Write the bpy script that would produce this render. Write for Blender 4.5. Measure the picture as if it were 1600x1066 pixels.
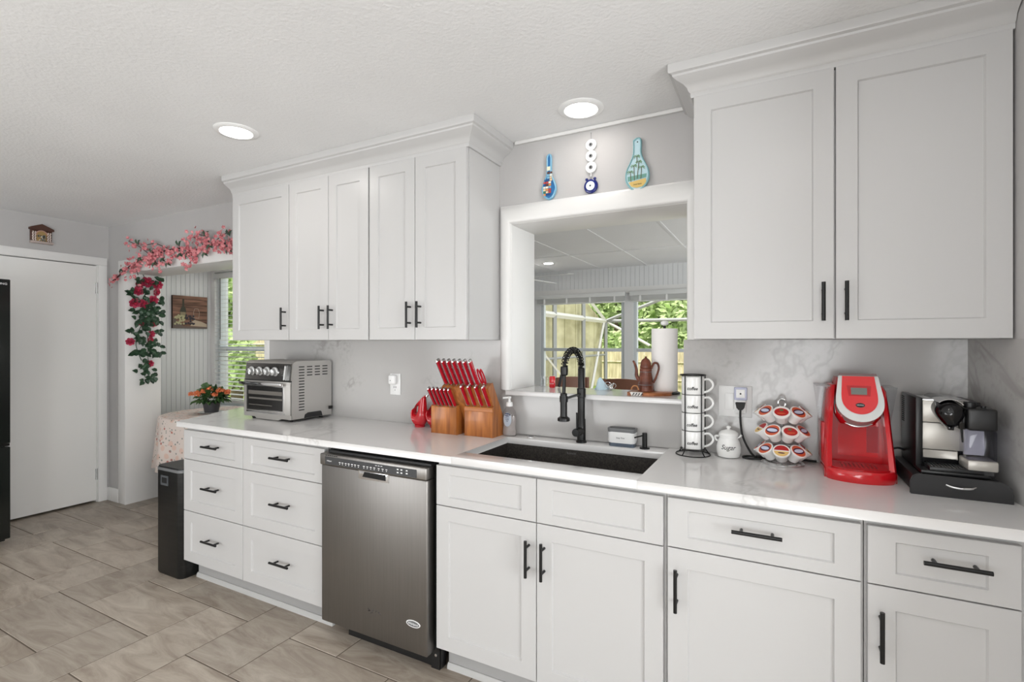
import bpy, bmesh, math, random
from mathutils import Vector, Matrix
random.seed(7)
for o in list(bpy.data.objects): bpy.data.objects.remove(o, do_unlink=True)
SC = bpy.context.scene
COL = SC.collection
PI = math.pi
# ------------------------------------------------------------------ camera, world, sun, exposure
cam = bpy.data.objects.new('camera', bpy.data.cameras.new('camera'))
COL.objects.link(cam); SC.camera = cam
cam.location = (0, 0, 1.37)
cam.rotation_euler = (PI/2, 0, math.radians(27.82))
cam.data.sensor_width = 36; cam.data.lens = 17.694; cam.data.shift_y = 1.5/1600
cam.data.clip_start = .05; cam.data.clip_end = 200
SC.view_settings.view_transform = 'Standard'; SC.view_settings.look = 'None'
SC.view_settings.gamma = 1; SC.view_settings.use_curve_mapping = False
SC.view_settings.exposure = 0.42
w = bpy.data.worlds.new('sky'); SC.world = w; w.use_nodes = True
w.node_tree.nodes['Background'].inputs[0].default_value = (.95, .98, 1, 1)
w.node_tree.nodes['Background'].inputs[1].default_value = 1.5
sun = bpy.data.objects.new('sun', bpy.data.lights.new('sun', 'SUN')); COL.objects.link(sun)
sun.data.energy = 3.8; sun.data.angle = .02; sun.data.color = (1, .95, .85)
sun.rotation_euler = (math.radians(42), math.radians(-20), 0)
rear_fill = bpy.data.objects.new('daylight', bpy.data.lights.new('daylight', 'AREA')); COL.objects.link(rear_fill)
rear_fill.data.shape = 'RECTANGLE'; rear_fill.data.size = 3.4; rear_fill.data.size_y = 2.0; rear_fill.data.energy = 80; rear_fill.data.color = (.96, .985, 1)
rear_fill.location = (-3.4, -3.1, 1.0); rear_fill.rotation_euler = (math.radians(118), 0, math.radians(-22))      # fill light added in front of the closed rear wall, no doors there
side = bpy.data.objects.new('daylight', bpy.data.lights.new('daylight', 'AREA')); COL.objects.link(side)
side.data.shape = 'RECTANGLE'; side.data.size = 3.2; side.data.size_y = 1.8; side.data.energy = 110; side.data.color = (.96, .985, 1)
side.location = (-.3, -3.1, 1.0); side.rotation_euler = (math.radians(118), 0, math.radians(60))      # second added fill at the rear, turned toward the left wall
far = bpy.data.objects.new('daylight', bpy.data.lights.new('daylight', 'AREA')); COL.objects.link(far)
far.data.shape = 'RECTANGLE'; far.data.size = 3.0; far.data.size_y = 1.6; far.data.energy = 75; far.data.color = (.93, .98, 1)
far.location = (2.45, 4.6, 1.1); far.rotation_euler = (math.radians(112), 0, math.radians(90))      # added fill that brightens the far room; its side wall has no window
east = bpy.data.objects.new('daylight', bpy.data.lights.new('daylight', 'AREA')); COL.objects.link(east)
east.data.shape = 'RECTANGLE'; east.data.size = 2.6; east.data.size_y = 1.6; east.data.energy = 150; east.data.color = (.96, .985, 1)
east.location = (2.85, .1, 1.15); east.rotation_euler = (math.radians(99), 0, math.radians(83))      # added fill aimed across at the left door; the side wall is solid
LAMP = 31.0          # radiance of the ceiling lamps' lenses

# ------------------------------------------------------------------ materials
def L(h):
    h = h.lstrip('#'); r = []
    for i in (0, 2, 4):
        c = int(h[i:i+2], 16)/255
        r.append(c/12.92 if c <= .04045 else ((c+.055)/1.055)**2.4)
    return (*r, 1)
class NT:
    def __init__(s, name):
        s.m = bpy.data.materials.new(name); s.m.use_nodes = True
        s.t = s.m.node_tree; s.b = s.t.nodes['Principled BSDF']
    def n(s, typ, **k):
        q = s.t.nodes.new(typ)
        for a, v in k.items():
            if a.startswith('i_'):
                a = a[2:]; a = int(a) if a.isdigit() else a.replace('_', ' ')
                q.inputs[a].default_value = v
            else: setattr(q, a, v)
        return q
    def l(s, a, ao, b, bi): s.t.links.new(a.outputs[ao], b.inputs[bi])
    def ramp(s, src, so, stops):
        r = s.n('ShaderNodeValToRGB'); e = r.color_ramp.elements
        while len(e) < len(stops): e.new(.5)
        for i, (p, c) in enumerate(stops): e[i].position = p; e[i].color = c
        s.l(src, so, r, 0); return r
    def mix(s, fac, fo, c1, c2):
        m = s.n('ShaderNodeMix', data_type='RGBA')
        if fac is not None: s.l(fac, fo, m, 0)
        for i, c in ((6, c1), (7, c2)):
            if isinstance(c, tuple) and hasattr(c[0], 'outputs'): s.l(c[0], c[1], m, i)
            else: m.inputs[i].default_value = c
        return m
def mat(name, col, rough=.5, metal=0, **k):
    q = NT(name); b = q.b
    b.inputs['Base Color'].default_value = L(col) if isinstance(col, str) else col
    b.inputs['Roughness'].default_value = rough; b.inputs['Metallic'].default_value = metal
    for a, v in k.items(): b.inputs[a.replace('_', ' ')].default_value = v
    return q.m
def noisy(name, c1, c2, scale, rough=.5, metal=0, stretch=(1, 1, 1), bump=0, detail=4, lo=.35, hi=.65, rot=(0, 0, 0), bscale=None, coat=0):
    q = NT(name); tc = q.n('ShaderNodeTexCoord'); mp = q.n('ShaderNodeMapping')
    mp.inputs['Scale'].default_value = stretch; mp.inputs['Rotation'].default_value = rot
    q.l(tc, 'Object', mp, 0)
    nz = q.n('ShaderNodeTexNoise', i_Scale=scale, i_Detail=detail); q.l(mp, 0, nz, 'Vector')
    r = q.ramp(nz, 'Fac', [(lo, L(c1)), (hi, L(c2))]); q.l(r, 0, q.b, 'Base Color')
    q.b.inputs['Roughness'].default_value = rough; q.b.inputs['Metallic'].default_value = metal
    if coat: q.b.inputs['Coat Weight'].default_value = coat; q.b.inputs['Coat Roughness'].default_value = .08
    if bump:
        n2 = nz
        if bscale: n2 = q.n('ShaderNodeTexNoise', i_Scale=bscale, i_Detail=3); q.l(tc, 'Object', n2, 'Vector')
        bp = q.n('ShaderNodeBump', i_Strength=bump, i_Distance=.004); q.l(n2, 'Fac', bp, 'Height'); q.l(bp, 0, q.b, 'Normal')
    return q.m
def quartz(name, base, rough, seed, amt=.55):
    q = NT(name); tc = q.n('ShaderNodeTexCoord'); mp = q.n('ShaderNodeMapping')
    mp.inputs['Location'].default_value = (seed, seed*.7, seed*1.3); mp.inputs['Rotation'].default_value = (.5, .7, .4)
    q.l(tc, 'Object', mp, 0)
    n1 = q.n('ShaderNodeTexNoise', i_Scale=.95, i_Detail=6, i_Roughness=.58, i_Distortion=.5); q.l(mp, 0, n1, 'Vector')
    K = (0, 0, 0, 1); W1 = (1, 1, 1, 1)
    v = q.ramp(n1, 'Fac', [(.488, K), (.499, W1), (.512, K)])
    n2 = q.n('ShaderNodeTexNoise', i_Scale=1.9, i_Detail=2); q.l(mp, 0, n2, 'Vector')
    msk = q.ramp(n2, 'Fac', [(.45, K), (.62, W1)])
    v2 = q.ramp(n1, 'Fac', [(.44, K), (.5, (.7, .7, .7, 1)), (.56, K)])
    n3 = q.n('ShaderNodeTexNoise', i_Scale=45, i_Detail=4); q.l(mp, 0, n3, 'Vector')
    sp = q.ramp(n3, 'Fac', [(.48, K), (.68, W1)])
    m1 = q.n('ShaderNodeMath', operation='MULTIPLY'); q.l(v, 0, m1, 0); q.l(msk, 0, m1, 1)
    m2 = q.n('ShaderNodeMath', operation='MULTIPLY'); q.l(v2, 0, m2, 0); q.l(sp, 0, m2, 1)
    m3 = q.n('ShaderNodeMath', operation='MULTIPLY'); q.l(m2, 0, m3, 0); q.l(msk, 0, m3, 1)
    m4 = q.n('ShaderNodeMath', operation='MAXIMUM'); q.l(m1, 0, m4, 0); q.l(m3, 0, m4, 1)
    m5 = q.n('ShaderNodeMath', operation='MULTIPLY', i_1=amt); q.l(m4, 0, m5, 0)
    mx = q.mix(m5, 0, L(base), L('#7f7b76')); q.l(mx, 2, q.b, 'Base Color')
    q.b.inputs['Roughness'].default_value = rough
    return q.m
def floor_mat():
    q = NT('greige stone tile'); tc = q.n('ShaderNodeTexCoord'); at = q.n('ShaderNodeAttribute', attribute_name='tile')
    sc = q.n('ShaderNodeVectorMath', operation='SCALE'); sc.inputs['Scale'].default_value = 23; q.l(at, 'Color', sc, 0)
    ad = q.n('ShaderNodeVectorMath', operation='ADD'); q.l(tc, 'Object', ad, 0); q.l(sc, 0, ad, 1)
    mp = q.n('ShaderNodeMapping'); mp.inputs['Rotation'].default_value = (0, 0, .9); mp.inputs['Scale'].default_value = (1, 4.5, 1); q.l(ad, 0, mp, 0)
    n1 = q.n('ShaderNodeTexNoise', i_Scale=2.4, i_Detail=12, i_Roughness=.68, i_Distortion=1.1); q.l(mp, 0, n1, 'Vector')
    r = q.ramp(n1, 'Fac', [(.3, L('#84776a')), (.5, L('#a59a8d')), (.70, L('#bcb3a6'))])
    hs = q.n('ShaderNodeHueSaturation'); mr = q.n('ShaderNodeMapRange', i_3=.86, i_4=1.12)
    sp = q.n('ShaderNodeSeparateColor'); q.l(at, 'Color', sp, 0); q.l(sp, 0, mr, 0); q.l(mr, 0, hs, 'Value'); q.l(r, 0, hs, 'Color')
    q.l(hs, 0, q.b, 'Base Color'); q.b.inputs['Roughness'].default_value = .42
    bp = q.n('ShaderNodeBump', i_Strength=.15, i_Distance=.003); q.l(n1, 'Fac', bp, 'Height'); q.l(bp, 0, q.b, 'Normal')
    return q.m
def glass_mat(name, tint=(1, 1, 1, 1), fac=.08, rough=.02):
    q = NT(name); q.t.nodes.remove(q.b)
    tr = q.n('ShaderNodeBsdfTransparent'); tr.inputs[0].default_value = tint
    gl = q.n('ShaderNodeBsdfGlossy'); gl.inputs['Roughness'].default_value = rough
    lw = q.n('ShaderNodeLayerWeight'); lw.inputs[0].default_value = .5
    pw_ = q.n('ShaderNodeMath', operation='POWER', i_1=4.0); q.l(lw, 'Facing', pw_, 0)
    fr = q.n('ShaderNodeMath', operation='MULTIPLY_ADD', i_1=.5, i_2=.035); q.l(pw_, 0, fr, 0); ms = q.n('ShaderNodeMixShader')
    q.l(fr, 0, ms, 0); q.l(tr, 0, ms, 1); q.l(gl, 0, ms, 2); q.l(ms, 0, q.t.nodes['Material Output'], 0)
    return q.m
def emit(name, col, s):
    m = mat(name, '#ffffff', .4); b = m.node_tree.nodes['Principled BSDF']
    b.inputs['Emission Color'].default_value = L(col); b.inputs['Emission Strength'].default_value = s
    return m
M = dict(
 cab=mat('white cabinet lacquer', '#c0bfbe', .33), paint=mat('white trim paint', '#e4e3e1', .4),
 door=mat('white door paint', '#ecebe8', .45),
 wall=noisy('grey wall paint', '#b6b4b3', '#bab8b7', 3, .75, bump=.12, bscale=180),
 ceil=noisy('textured ceiling paint', '#e3e3e3', '#e7e7e7', 2, .85, bump=.55, bscale=70),
 bead=mat('white beadboard paint', '#dfe0e0', .5),
 counter=quartz('polished white quartz', '#dfdedd', .1, 3.1, .25), splash=quartz('veined white quartz slab', '#b6b4b2', .16, 8.4),
 tile=floor_mat(), grout=mat('brown grout', '#63594f', .9),
 farwood=mat('brown leather and wood', '#845845', .45), black=mat('matte black metal', '#0c0c0c', .38, .2), blackp=mat('black plastic', '#141415', .35), gblack=mat('gloss black', '#070708', .06),
 dark=mat('dark cavity', '#0a0a0a', .8),
 steel=noisy('brushed stainless steel', '#85827f', '#8a8784', 4, .36, 1, stretch=(40, 40, 1), lo=.3, hi=.7),
 steelh=noisy('brushed stainless steel front', '#8a8784', '#9b9894', 5, .34, 1, stretch=(60, 1, 1), lo=.3, hi=.7),
 steelt=mat('satin steel casing', '#b3b0ac', .42, .6), chrome=mat('polished chrome', '#d8d8d8', .08, 1), silver=mat('satin silver plastic', '#c9cac9', .25, .6),
 panel=mat('dark grey control panel', '#3a3b3d', .25), greyp=mat('grey plastic', '#6d6e6f', .4), white=mat('white glazed ceramic', '#eeeeec', .12),
 whitep=mat('white plastic', '#e9e9e8', .3), paper=mat('white paper', '#f2efed', .9),
 red=mat('glossy red plastic', '#c9101c', .14, Coat_Weight=.5), redd=mat('deep red plastic', '#b50d18', .22), redc=mat('red ceramic glaze', '#bd1220', .12, Coat_Weight=.6),
 redk=mat('red knife handle', '#a80f22', .28), knife=mat('polished steel', '#cfcfcf', .15, 1),
 wood=noisy('honey brown wood', '#8a4f24', '#b87236', 5, .35, stretch=(9, 9, 1), coat=.2),
 board=noisy('reddish board wood', '#8b4f2c', '#a96a3e', 4, .4, stretch=(2, 12, 6)),
 brown=noisy('glazed brown pottery', '#54281a', '#7b4430', 12, .25, stretch=(1, 1, 3)), chair=noisy('dark brown chair wood', '#3a1f18', '#5a3226', 6, .4, stretch=(1, 1, 8)),
 sink=noisy('speckled granite composite', '#24211f', '#49443f', 190, .5, detail=2, lo=.35, hi=.75),
 glass=glass_mat('clear window glass'), clear=glass_mat('clear smoky plastic', (.93, .93, .935, 1)), soap=glass_mat('clear soap plastic', (.93, .92, .92, 1), rough=.05),
 water=mat('pale clear soap', '#cfc9c6', .1, Alpha=.55), lens=emit('lamp lens', '#fff9f3', LAMP), lens_dim=emit('soft lamp lens', '#fff9f3', LAMP*.45),
 ink=mat('black lettering', '#111111', .5), inkw=mat('white lettering', '#e8e8e8', .5), navy=mat('navy blue print', '#1b2c55', .35),
 blue=mat('cobalt blue glass', '#14206a', .1), paleb=mat('pale blue enamel', '#dfe9f2', .2),
 leafd=noisy('dark green leaf', '#1d3526', '#37553c', 30, .45), leafg=noisy('plant leaf', '#2f5330', '#52743f', 30, .45),
 pink=noisy('pink blossom petals', '#b85560', '#e29a9c', 60, .6), rose=noisy('crimson rose petals', '#96203f', '#d04a68', 40, .6), roseo=mat('rose centre', '#b01a3c', .6),
 twig=mat('brown twig', '#4a2529', .7), orange=noisy('orange petals', '#c95a2c', '#f08f5c', 60, .6),
 lcd=mat('grey display', '#6f756f', .2), rub=mat('black rubber', '#101010', .6), spring=mat('black spring steel', '#1a1a1a', .3, .6),
 alu=mat('white aluminium beam', '#cfcec8', .5), alug=mat('grey aluminium post', '#8f9190', .5), vin=mat('white vinyl frame', '#cfd5d7', .4),
 slat=mat('white blind slat', '#d9dad8', .5), conc=noisy('patio concrete', '#b0aca2', '#c3bfb5', 6, .8),
 lawn=noisy('grass', '#6f8f35', '#a9c25c', 8, .9), screen=noisy('sunlit fence panel', '#a29c78', '#c9c4a0', .9, .9, stretch=(1, 1, 2.5), detail=6),
 fence=noisy('weathered fence wood', '#948a6c', '#bdb295', 3, .85, stretch=(6, 6, .6), detail=5), bark=mat('bark', '#5b4a38', .9),
 tree=noisy('sunlit foliage', '#86a355', '#e3efc0', 1.6, .7, detail=6), tree2=noisy('deep foliage', '#6f8f4d', '#c3d79a', 1.6, .7, detail=6),
)

def leafy(m):
    nt = m.node_tree; b = nt.nodes['Principled BSDF']; out = nt.nodes['Material Output']; src = b.inputs['Base Color'].links[0].from_socket
    tr = nt.nodes.new('ShaderNodeBsdfTranslucent'); mx = nt.nodes.new('ShaderNodeMixShader'); mx.inputs[0].default_value = .45
    nt.links.new(src, tr.inputs[0]); nt.links.new(b.outputs[0], mx.inputs[1]); nt.links.new(tr.outputs[0], mx.inputs[2]); nt.links.new(mx.outputs[0], out.inputs[0])
leafy(M['tree']); leafy(M['tree2'])
# ------------------------------------------------------------------ mesh builder and object helpers
class MB:
    def __init__(s): s.v = []; s.f = []; s.mi = []; s.m = 0
    def add(s, vs, fs):
        k = len(s.v); s.v += [tuple(v) for v in vs]
        for f in fs: s.f.append([k+i for i in f]); s.mi.append(s.m)
        return s
    def box(s, x0, x1, y0, y1, z0, z1):
        return s.add([(x, y, z) for x in (x0, x1) for y in (y0, y1) for z in (z0, z1)],
                     [(0, 1, 3, 2), (4, 6, 7, 5), (0, 4, 5, 1), (2, 3, 7, 6), (0, 2, 6, 4), (1, 5, 7, 3)])
    def prism(s, pts, ax, a, b):        # polygon in the plane square to axis ax, pushed from a to b
        def P(p, t): return {'x': (t, p[0], p[1]), 'y': (p[0], t, p[1]), 'z': (p[0], p[1], t)}[ax]
        n = len(pts)
        return s.add([P(p, a) for p in pts]+[P(p, b) for p in pts],
                     [tuple(range(n)), tuple(range(2*n-1, n-1, -1))]+[(i, (i+1) % n, n+(i+1) % n, n+i) for i in range(n)])
    def loft(s, rings, caps=True, closed=True):
        n = len(rings[0]); vs = [p for r in rings for p in r]; fs = []
        for j in range(len(rings)-1):
            for i in range(n if closed else n-1):
                a = j*n+i; b = j*n+(i+1) % n; fs.append((a, b, b+n, a+n))
        if caps: fs += [tuple(range(n-1, -1, -1)), tuple((len(rings)-1)*n+i for i in range(n))]
        return s.add(vs, fs)
    def lathe(s, prof, c=(0, 0, 0), n=28, M4=None, sx=1, sy=1):
        rings = []
        for r, z in prof:
            ring = [Vector((r*math.cos(2*PI*i/n)*sx, r*math.sin(2*PI*i/n)*sy, z)) for i in range(n)]
            if M4: ring = [M4 @ p for p in ring]
            rings.append([(p[0]+c[0], p[1]+c[1], p[2]+c[2]) for p in ring])
        return s.loft(rings)
    def cyl(s, p0, p1, r0, r1=None, n=16):
        return s.tube([p0, p1], [r0, r0 if r1 is None else r1], n)
    def tube(s, pts, r, n=8, closed=False):
        pts = [Vector(p) for p in pts]; N = len(pts); rings = []; up = None
        for i, p in enumerate(pts):
            if closed: d = pts[(i+1) % N]-pts[i-1]
            else: d = pts[min(i+1, N-1)]-pts[max(i-1, 0)]
            d.normalize()
            if up is None:
                up = Vector((0, 0, 1)) if abs(d.z) < .9 else Vector((1, 0, 0))
            a = d.cross(up)
            if a.length < 1e-6: a = d.orthogonal()
            a.normalize(); up = a.cross(d).normalized(); b = up
            rr = r[i] if isinstance(r, (list, tuple)) else r
            rings.append([p+a*rr*math.cos(2*PI*k/n)+b*rr*math.sin(2*PI*k/n) for k in range(n)])
        if closed: rings.append(rings[0]); return s.loft(rings, caps=False)
        return s.loft(rings)
    def ball(s, c, rx, ry=None, rz=None, n=14):
        ry = ry or rx; rz = rz or rx; m = n//2
        rings = [[(c[0]+rx*math.sin(PI*j/m)*math.cos(2*PI*i/n), c[1]+ry*math.sin(PI*j/m)*math.sin(2*PI*i/n), c[2]-rz*math.cos(PI*j/m)) for i in range(n)] for j in [.08]+list(range(1, m))+[m-.08]]
        return s.loft(rings)
    def mesh(s, name):
        me = bpy.data.meshes.new(name); me.from_pydata(s.v, [], s.f); return me
def root(o):
    while o.parent: o = o.parent
    return o
def obj(name, mb, ms, parent=None, label=None, world=True, bevel=0, seg=2, ang=35, group=None, kind=None):
    me = mb.mesh(name)
    if not isinstance(ms, (list, tuple)): ms = [ms]
    for m in ms: me.materials.append(M[m] if isinstance(m, str) else m)
    for p, i in zip(me.polygons, mb.mi): p.material_index = i
    bm = bmesh.new(); bm.from_mesh(me)
    if bevel:
        bm.normal_update()
        es = [e for e in bm.edges if len(e.link_faces) == 2 and e.calc_face_angle(0) > .6]
        bmesh.ops.bevel(bm, geom=es, offset=bevel, segments=seg, affect='EDGES', profile=.5, clamp_overlap=True)
    bmesh.ops.recalc_face_normals(bm, faces=bm.faces)
    bm.to_mesh(me); bm.free()
    if parent is not None and world:
        r = root(parent); me.transform((Matrix.Translation(r.location) @ r.rotation_euler.to_matrix().to_4x4()).inverted())
    for p in me.polygons: p.use_smooth = True
    me.set_sharp_from_angle(angle=math.radians(ang))
    o = bpy.data.objects.new(name, me); COL.objects.link(o)
    if parent is not None: o.parent = parent
    if label: o['label'] = label
    if group: o['group'] = group
    if kind: o['kind'] = kind
    return o
def thing(name, label, cat, loc=(0, 0, 0), rotz=0, group=None):
    o = bpy.data.objects.new(name, None); COL.objects.link(o); o.empty_display_size = .05
    o.location = loc; o.rotation_euler = (0, 0, rotz); o['label'] = label; o['category'] = cat
    if group: o['group'] = group
    return o
def one(name, mb, ms, label, cat, group=None, **k):      # a thing that is a single mesh
    o = obj(name, mb, ms, None, label, **k); o['category'] = cat
    if group: o['group'] = group
    return o
def struct(name, mb, ms, **k): return obj(name, mb, ms, None, kind='structure', **k)
def dup(o, parent=None, **props):
    c = o.copy(); COL.objects.link(c)
    if parent is not None: c.parent = parent
    for ch in list(o.children): dup(ch, c)
    for a, v in props.items():
        if a == 'loc': c.location = v
        elif a == 'rotz': c.rotation_euler = (0, 0, v)
        elif a == 'rot': c.rotation_euler = v
        else: c[a] = v
    return c
def text(name, s, size, m, parent, org, right=(1, 0, 0), up=(0, 0, 1), bend=0, shear=0, depth=.0004, width=None, world=True, label=None, bold=0):
    cu = bpy.data.curves.new('t', 'FONT'); cu.body = s; cu.size = size; cu.align_x = 'CENTER'; cu.align_y = 'CENTER'
    cu.extrude = depth/2; cu.offset = bold*size; cu.shear = shear; cu.resolution_u = 3
    to = bpy.data.objects.new('t', cu); me = bpy.data.meshes.new_from_object(to)
    R = Vector(right).normalized(); U = Vector(up).normalized(); N = R.cross(U); O = Vector(org)
    xs = [v.co.x for v in me.vertices]; k = width/(max(xs)-min(xs)) if width else 1
    mb = MB(); vs = []
    for v in me.vertices:
        x, y, z = v.co.x*k, v.co.y, v.co.z+depth/2
        if bend:
            a = x/bend; vs.append(O+R*(bend*math.sin(a))+N*(bend*(math.cos(a)-1)+z)+U*y)
        else: vs.append(O+R*x+U*y+N*z)
    mb.add(vs, [tuple(p.vertices) for p in me.polygons])
    bpy.data.objects.remove(to); bpy.data.meshes.remove(me)
    return obj(name, mb, m, parent, label, world=world)
def circ(cx, cy, r, n=24, ry=None, a0=0, a1=2*PI):
    full = abs(a1-a0-2*PI) < 1e-6
    k = n if full else n+1
    return [(cx+r*math.cos(a0+(a1-a0)*i/n), cy+(ry or r)*math.sin(a0+(a1-a0)*i/n)) for i in range(k)]
def spline(pts, n=6):
    P = [Vector(p) for p in pts]; out = []
    for i in range(len(P)-1):
        p0 = P[max(i-1, 0)]; p1 = P[i]; p2 = P[i+1]; p3 = P[min(i+2, len(P)-1)]
        for k in range(n):
            t = k/n; out.append(.5*((2*p1)+(p2-p0)*t+(2*p0-5*p1+4*p2-p3)*t*t+(3*p1-p0-3*p2+p3)*t**3))
    out.append(P[-1]); return out

W = 2.237; WB = 2.49; C = 2.37; XL = -5.15
# ------------------------------------------------------------------ floor
def floor():
    mb = MB(); x0, y0, ux, uy = -3.49, .985, .2985, .2968; g = .0030; cols = []
    mb.m = 1; mb.add([(-5.7, -3.2, -.002), (3, -3.2, -.002), (3, 6.75, -.002), (-5.7, 6.75, -.002)], [(0, 1, 2, 3)]); mb.m = 0
    nf = [1]; cols.append((0, 0, 0))
    for i in range(-8, 22):
        for j in range(-14, 20):
            k = (i-j) % 4
            if k == 0: a, b, c, d = i, i+2, j, j+1
            elif k == 3: a, b, c, d = i, i+1, j, j+2
            else: continue
            xa, xb, ya, yb = x0+a*ux+g, x0+b*ux-g, y0+c*uy+g, y0+d*uy-g
            xa = max(xa, -5.69); xb = min(xb, 2.99); ya = max(ya, -3.19); yb = min(yb, 6.74)
            if xb-xa < .01 or yb-ya < .01: continue
            e = .0012
            mb.add([(xa, ya, -.002), (xb, ya, -.002), (xb, yb, -.002), (xa, yb, -.002), (xa+e, ya+e, 0), (xb-e, ya+e, 0), (xb-e, yb-e, 0), (xa+e, yb-e, 0)],
                   [(4, 5, 6, 7), (0, 1, 5, 4), (1, 2, 6, 5), (2, 3, 7, 6), (3, 0, 4, 7)])
            c = (random.random(), random.random(), random.random()); nf.append(5); cols.append(c)
    o = struct('floor', mb, ['tile', 'grout'], ang=20)
    at = o.data.color_attributes.new('tile', 'FLOAT_COLOR', 'CORNER'); per = []
    for n, c in zip(nf, cols): per += [c]*n
    for p, c in zip(o.data.polygons, per):
        for li in p.loop_indices: at.data[li].color = (*c, 1)
floor()
# ------------------------------------------------------------------ ceiling, walls
mb = MB().box(XL-.2, 3, -3.2, W, C, C+.1); struct('ceiling', mb, 'ceil')
mb = MB()
mb.box(XL-.2, -4.85, W, WB, 0, C+.1).box(-4.85, -3.065, W, WB, 1.956, C+.1).box(-3.065, -1.183, W, WB, 0, C+.1)
mb.box(-1.183, -.338, W, WB, 0, 1.107).box(-1.183, -.338, W, WB, 1.962, C+.1).box(-.338, .9, W, WB, 0, C+.1)
struct('wall_back', mb, 'wall')
mb = MB().box(XL-.15, XL, -3.2, 1.338, 0, C).box(XL-.15, XL, 2.156, W, 0, C).box(XL-.15, XL, 1.338, 2.156, 2.028, C)
struct('wall_left', mb, 'wall')
mb = MB().prism([(.571, W), (.60, 1.93), (.665, 1.25), (.765, 1.25), (.70, W)], 'z', 0, C); struct('wall_right', mb, 'wall')
struct('wall_rear', MB().box(XL-.2, 3, -3.4, -3.2, 0, C), 'wall')
struct('wall_kitchen_side', MB().box(2.9, 3.0, -3.2, W, 0, C), 'wall')
# nook: side wall of beadboard, window wall, end wall
def beads(mb, a0, a1, f, z0, z1, p=.045):
    n = int(round((a1-a0)/p)); p = (a1-a0)/n
    for i in range(n): f(mb, a0+i*p+.0022, a0+(i+1)*p-.0022)
mb = MB().box(-5.4, -5.256, WB, 3.35, 0, C)
beads(mb, WB, 3.2, lambda m, a, b: m.box(-5.258, -5.25, a, b, .1, 2.3), 0, 0)
struct('wall_nook_side', mb, 'bead')
mb = MB().box(-5.25, -5.175, 3.2, 3.33, 0, C).box(-4.0, -3.0, 3.2, 3.33, 0, C).box(-5.175, -4.0, 3.2, 3.33, 0, .72).box(-5.175, -4.0, 3.2, 3.33, 2.1, C)
struct('wall_nook_window', mb, 'bead')
struct('wall_nook_end', MB().box(-3.1, -3.0, WB, 3.2, 0, C), 'bead')
struct('ceiling_nook', MB().box(-5.4, -3.0, WB, 3.33, C, C+.1), 'ceil')
# trim round the nook opening
mb = MB().box(-4.963, -4.853, W-.014, W+.001, .0, 1.956).box(-4.963, -3.01, W-.014, W+.001, 1.956, 2.06).box(-3.065, -3.012, W-.013, W+.001, .95, 1.956)
mb.box(-4.853, -4.845, W-.016, WB+.01, 0, 1.956).box(-4.853, -3.063, W-.016, WB+.01, 1.950, 1.958)
struct('trim_1', mb, 'paint', bevel=.002)
mb = MB().box(-5.15, -4.963, W-.016, W, 0, .115).box(XL, XL+.015, 2.22, W, 0, .115); struct('baseboard_back', mb, 'paint', bevel=.003)
struct('baseboard_left', MB().box(XL, XL+.015, -3.2, 1.27, 0, .115), 'paint', bevel=.003)
# door in the left wall
mb = MB().box(XL, XL+.014, 2.156, 2.22, 0, 2.028).box(XL, XL+.014, 1.27, 1.338, 0, 2.028).box(XL, XL+.014, 1.27, 2.22, 2.028, 2.094)
mb.box(XL-.1, XL+.001, 2.152, 2.158, 0, 2.03).box(XL-.1, XL+.001, 1.336, 1.342, 0, 2.03).box(XL-.1, XL+.001, 1.34, 2.156, 2.026, 2.032)
struct('trim_2', mb, 'paint', bevel=.003)
dr = struct('door_1', MB().box(XL-.045, XL-.004, 1.344, 2.150, .018, 2.02), 'door', bevel=.002)
for z in (1.83, .24):
    mb = MB().box(XL-.004, XL+.002, 2.141, 2.152, z-.045, z+.045).cyl((XL+.003, 2.150, z-.047), (XL+.003, 2.150, z+.047), .0065, n=10)
    obj('hinge', mb, 'silver', dr, 'brushed metal hinge')
struct('wall_behind_door', MB().box(XL-.2, XL-.15, 1.2, W, 0, C), 'dark')
# pass-through casing, lining, ledge
mb = MB()
def frame_sweep(mb, prof):            # prof (outward, depth), mitred round three sides
    path = [(-1.183, 1.13, -1, 0), (-1.183, 1.962, -1, 1), (-.338, 1.962, 1, 1), (-.338, 1.3795, 1, 0)]
    mb.loft([[(x+sx*o*(.62 if True else 1), W-d, z+sz*o) for o, d in prof] for x, z, sx, sz in path])
frame_sweep(mb, [(0, 0), (0, .014), (.008, .024), (.03, .03), (.06, .028), (.08, .02), (.09, .012), (.09, 0)])
struct('trim_3', mb, 'paint', ang=50)
mb = MB().box(-1.187, -1.181, W-.001, WB+.012, 1.13, 1.960).box(-.340, -.334, W-.001, WB+.012, 1.13, 1.960).box(-1.187, -.334, W-.001, WB+.012, 1.960, 1.966)
mb.box(-1.25, -1.187, WB, WB+.014, 1.1, 1.966).box(-.334, -.27, WB, WB+.014, 1.1, 1.966).box(-1.25, -.27, WB, WB+.014, 1.966, 2.03)
struct('trim_4', mb, 'paint', bevel=.0015)
struct('trim_5', MB().box(-1.16, -.345, W-.014, W, C-.018, C), 'paint', bevel=.006)
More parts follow.
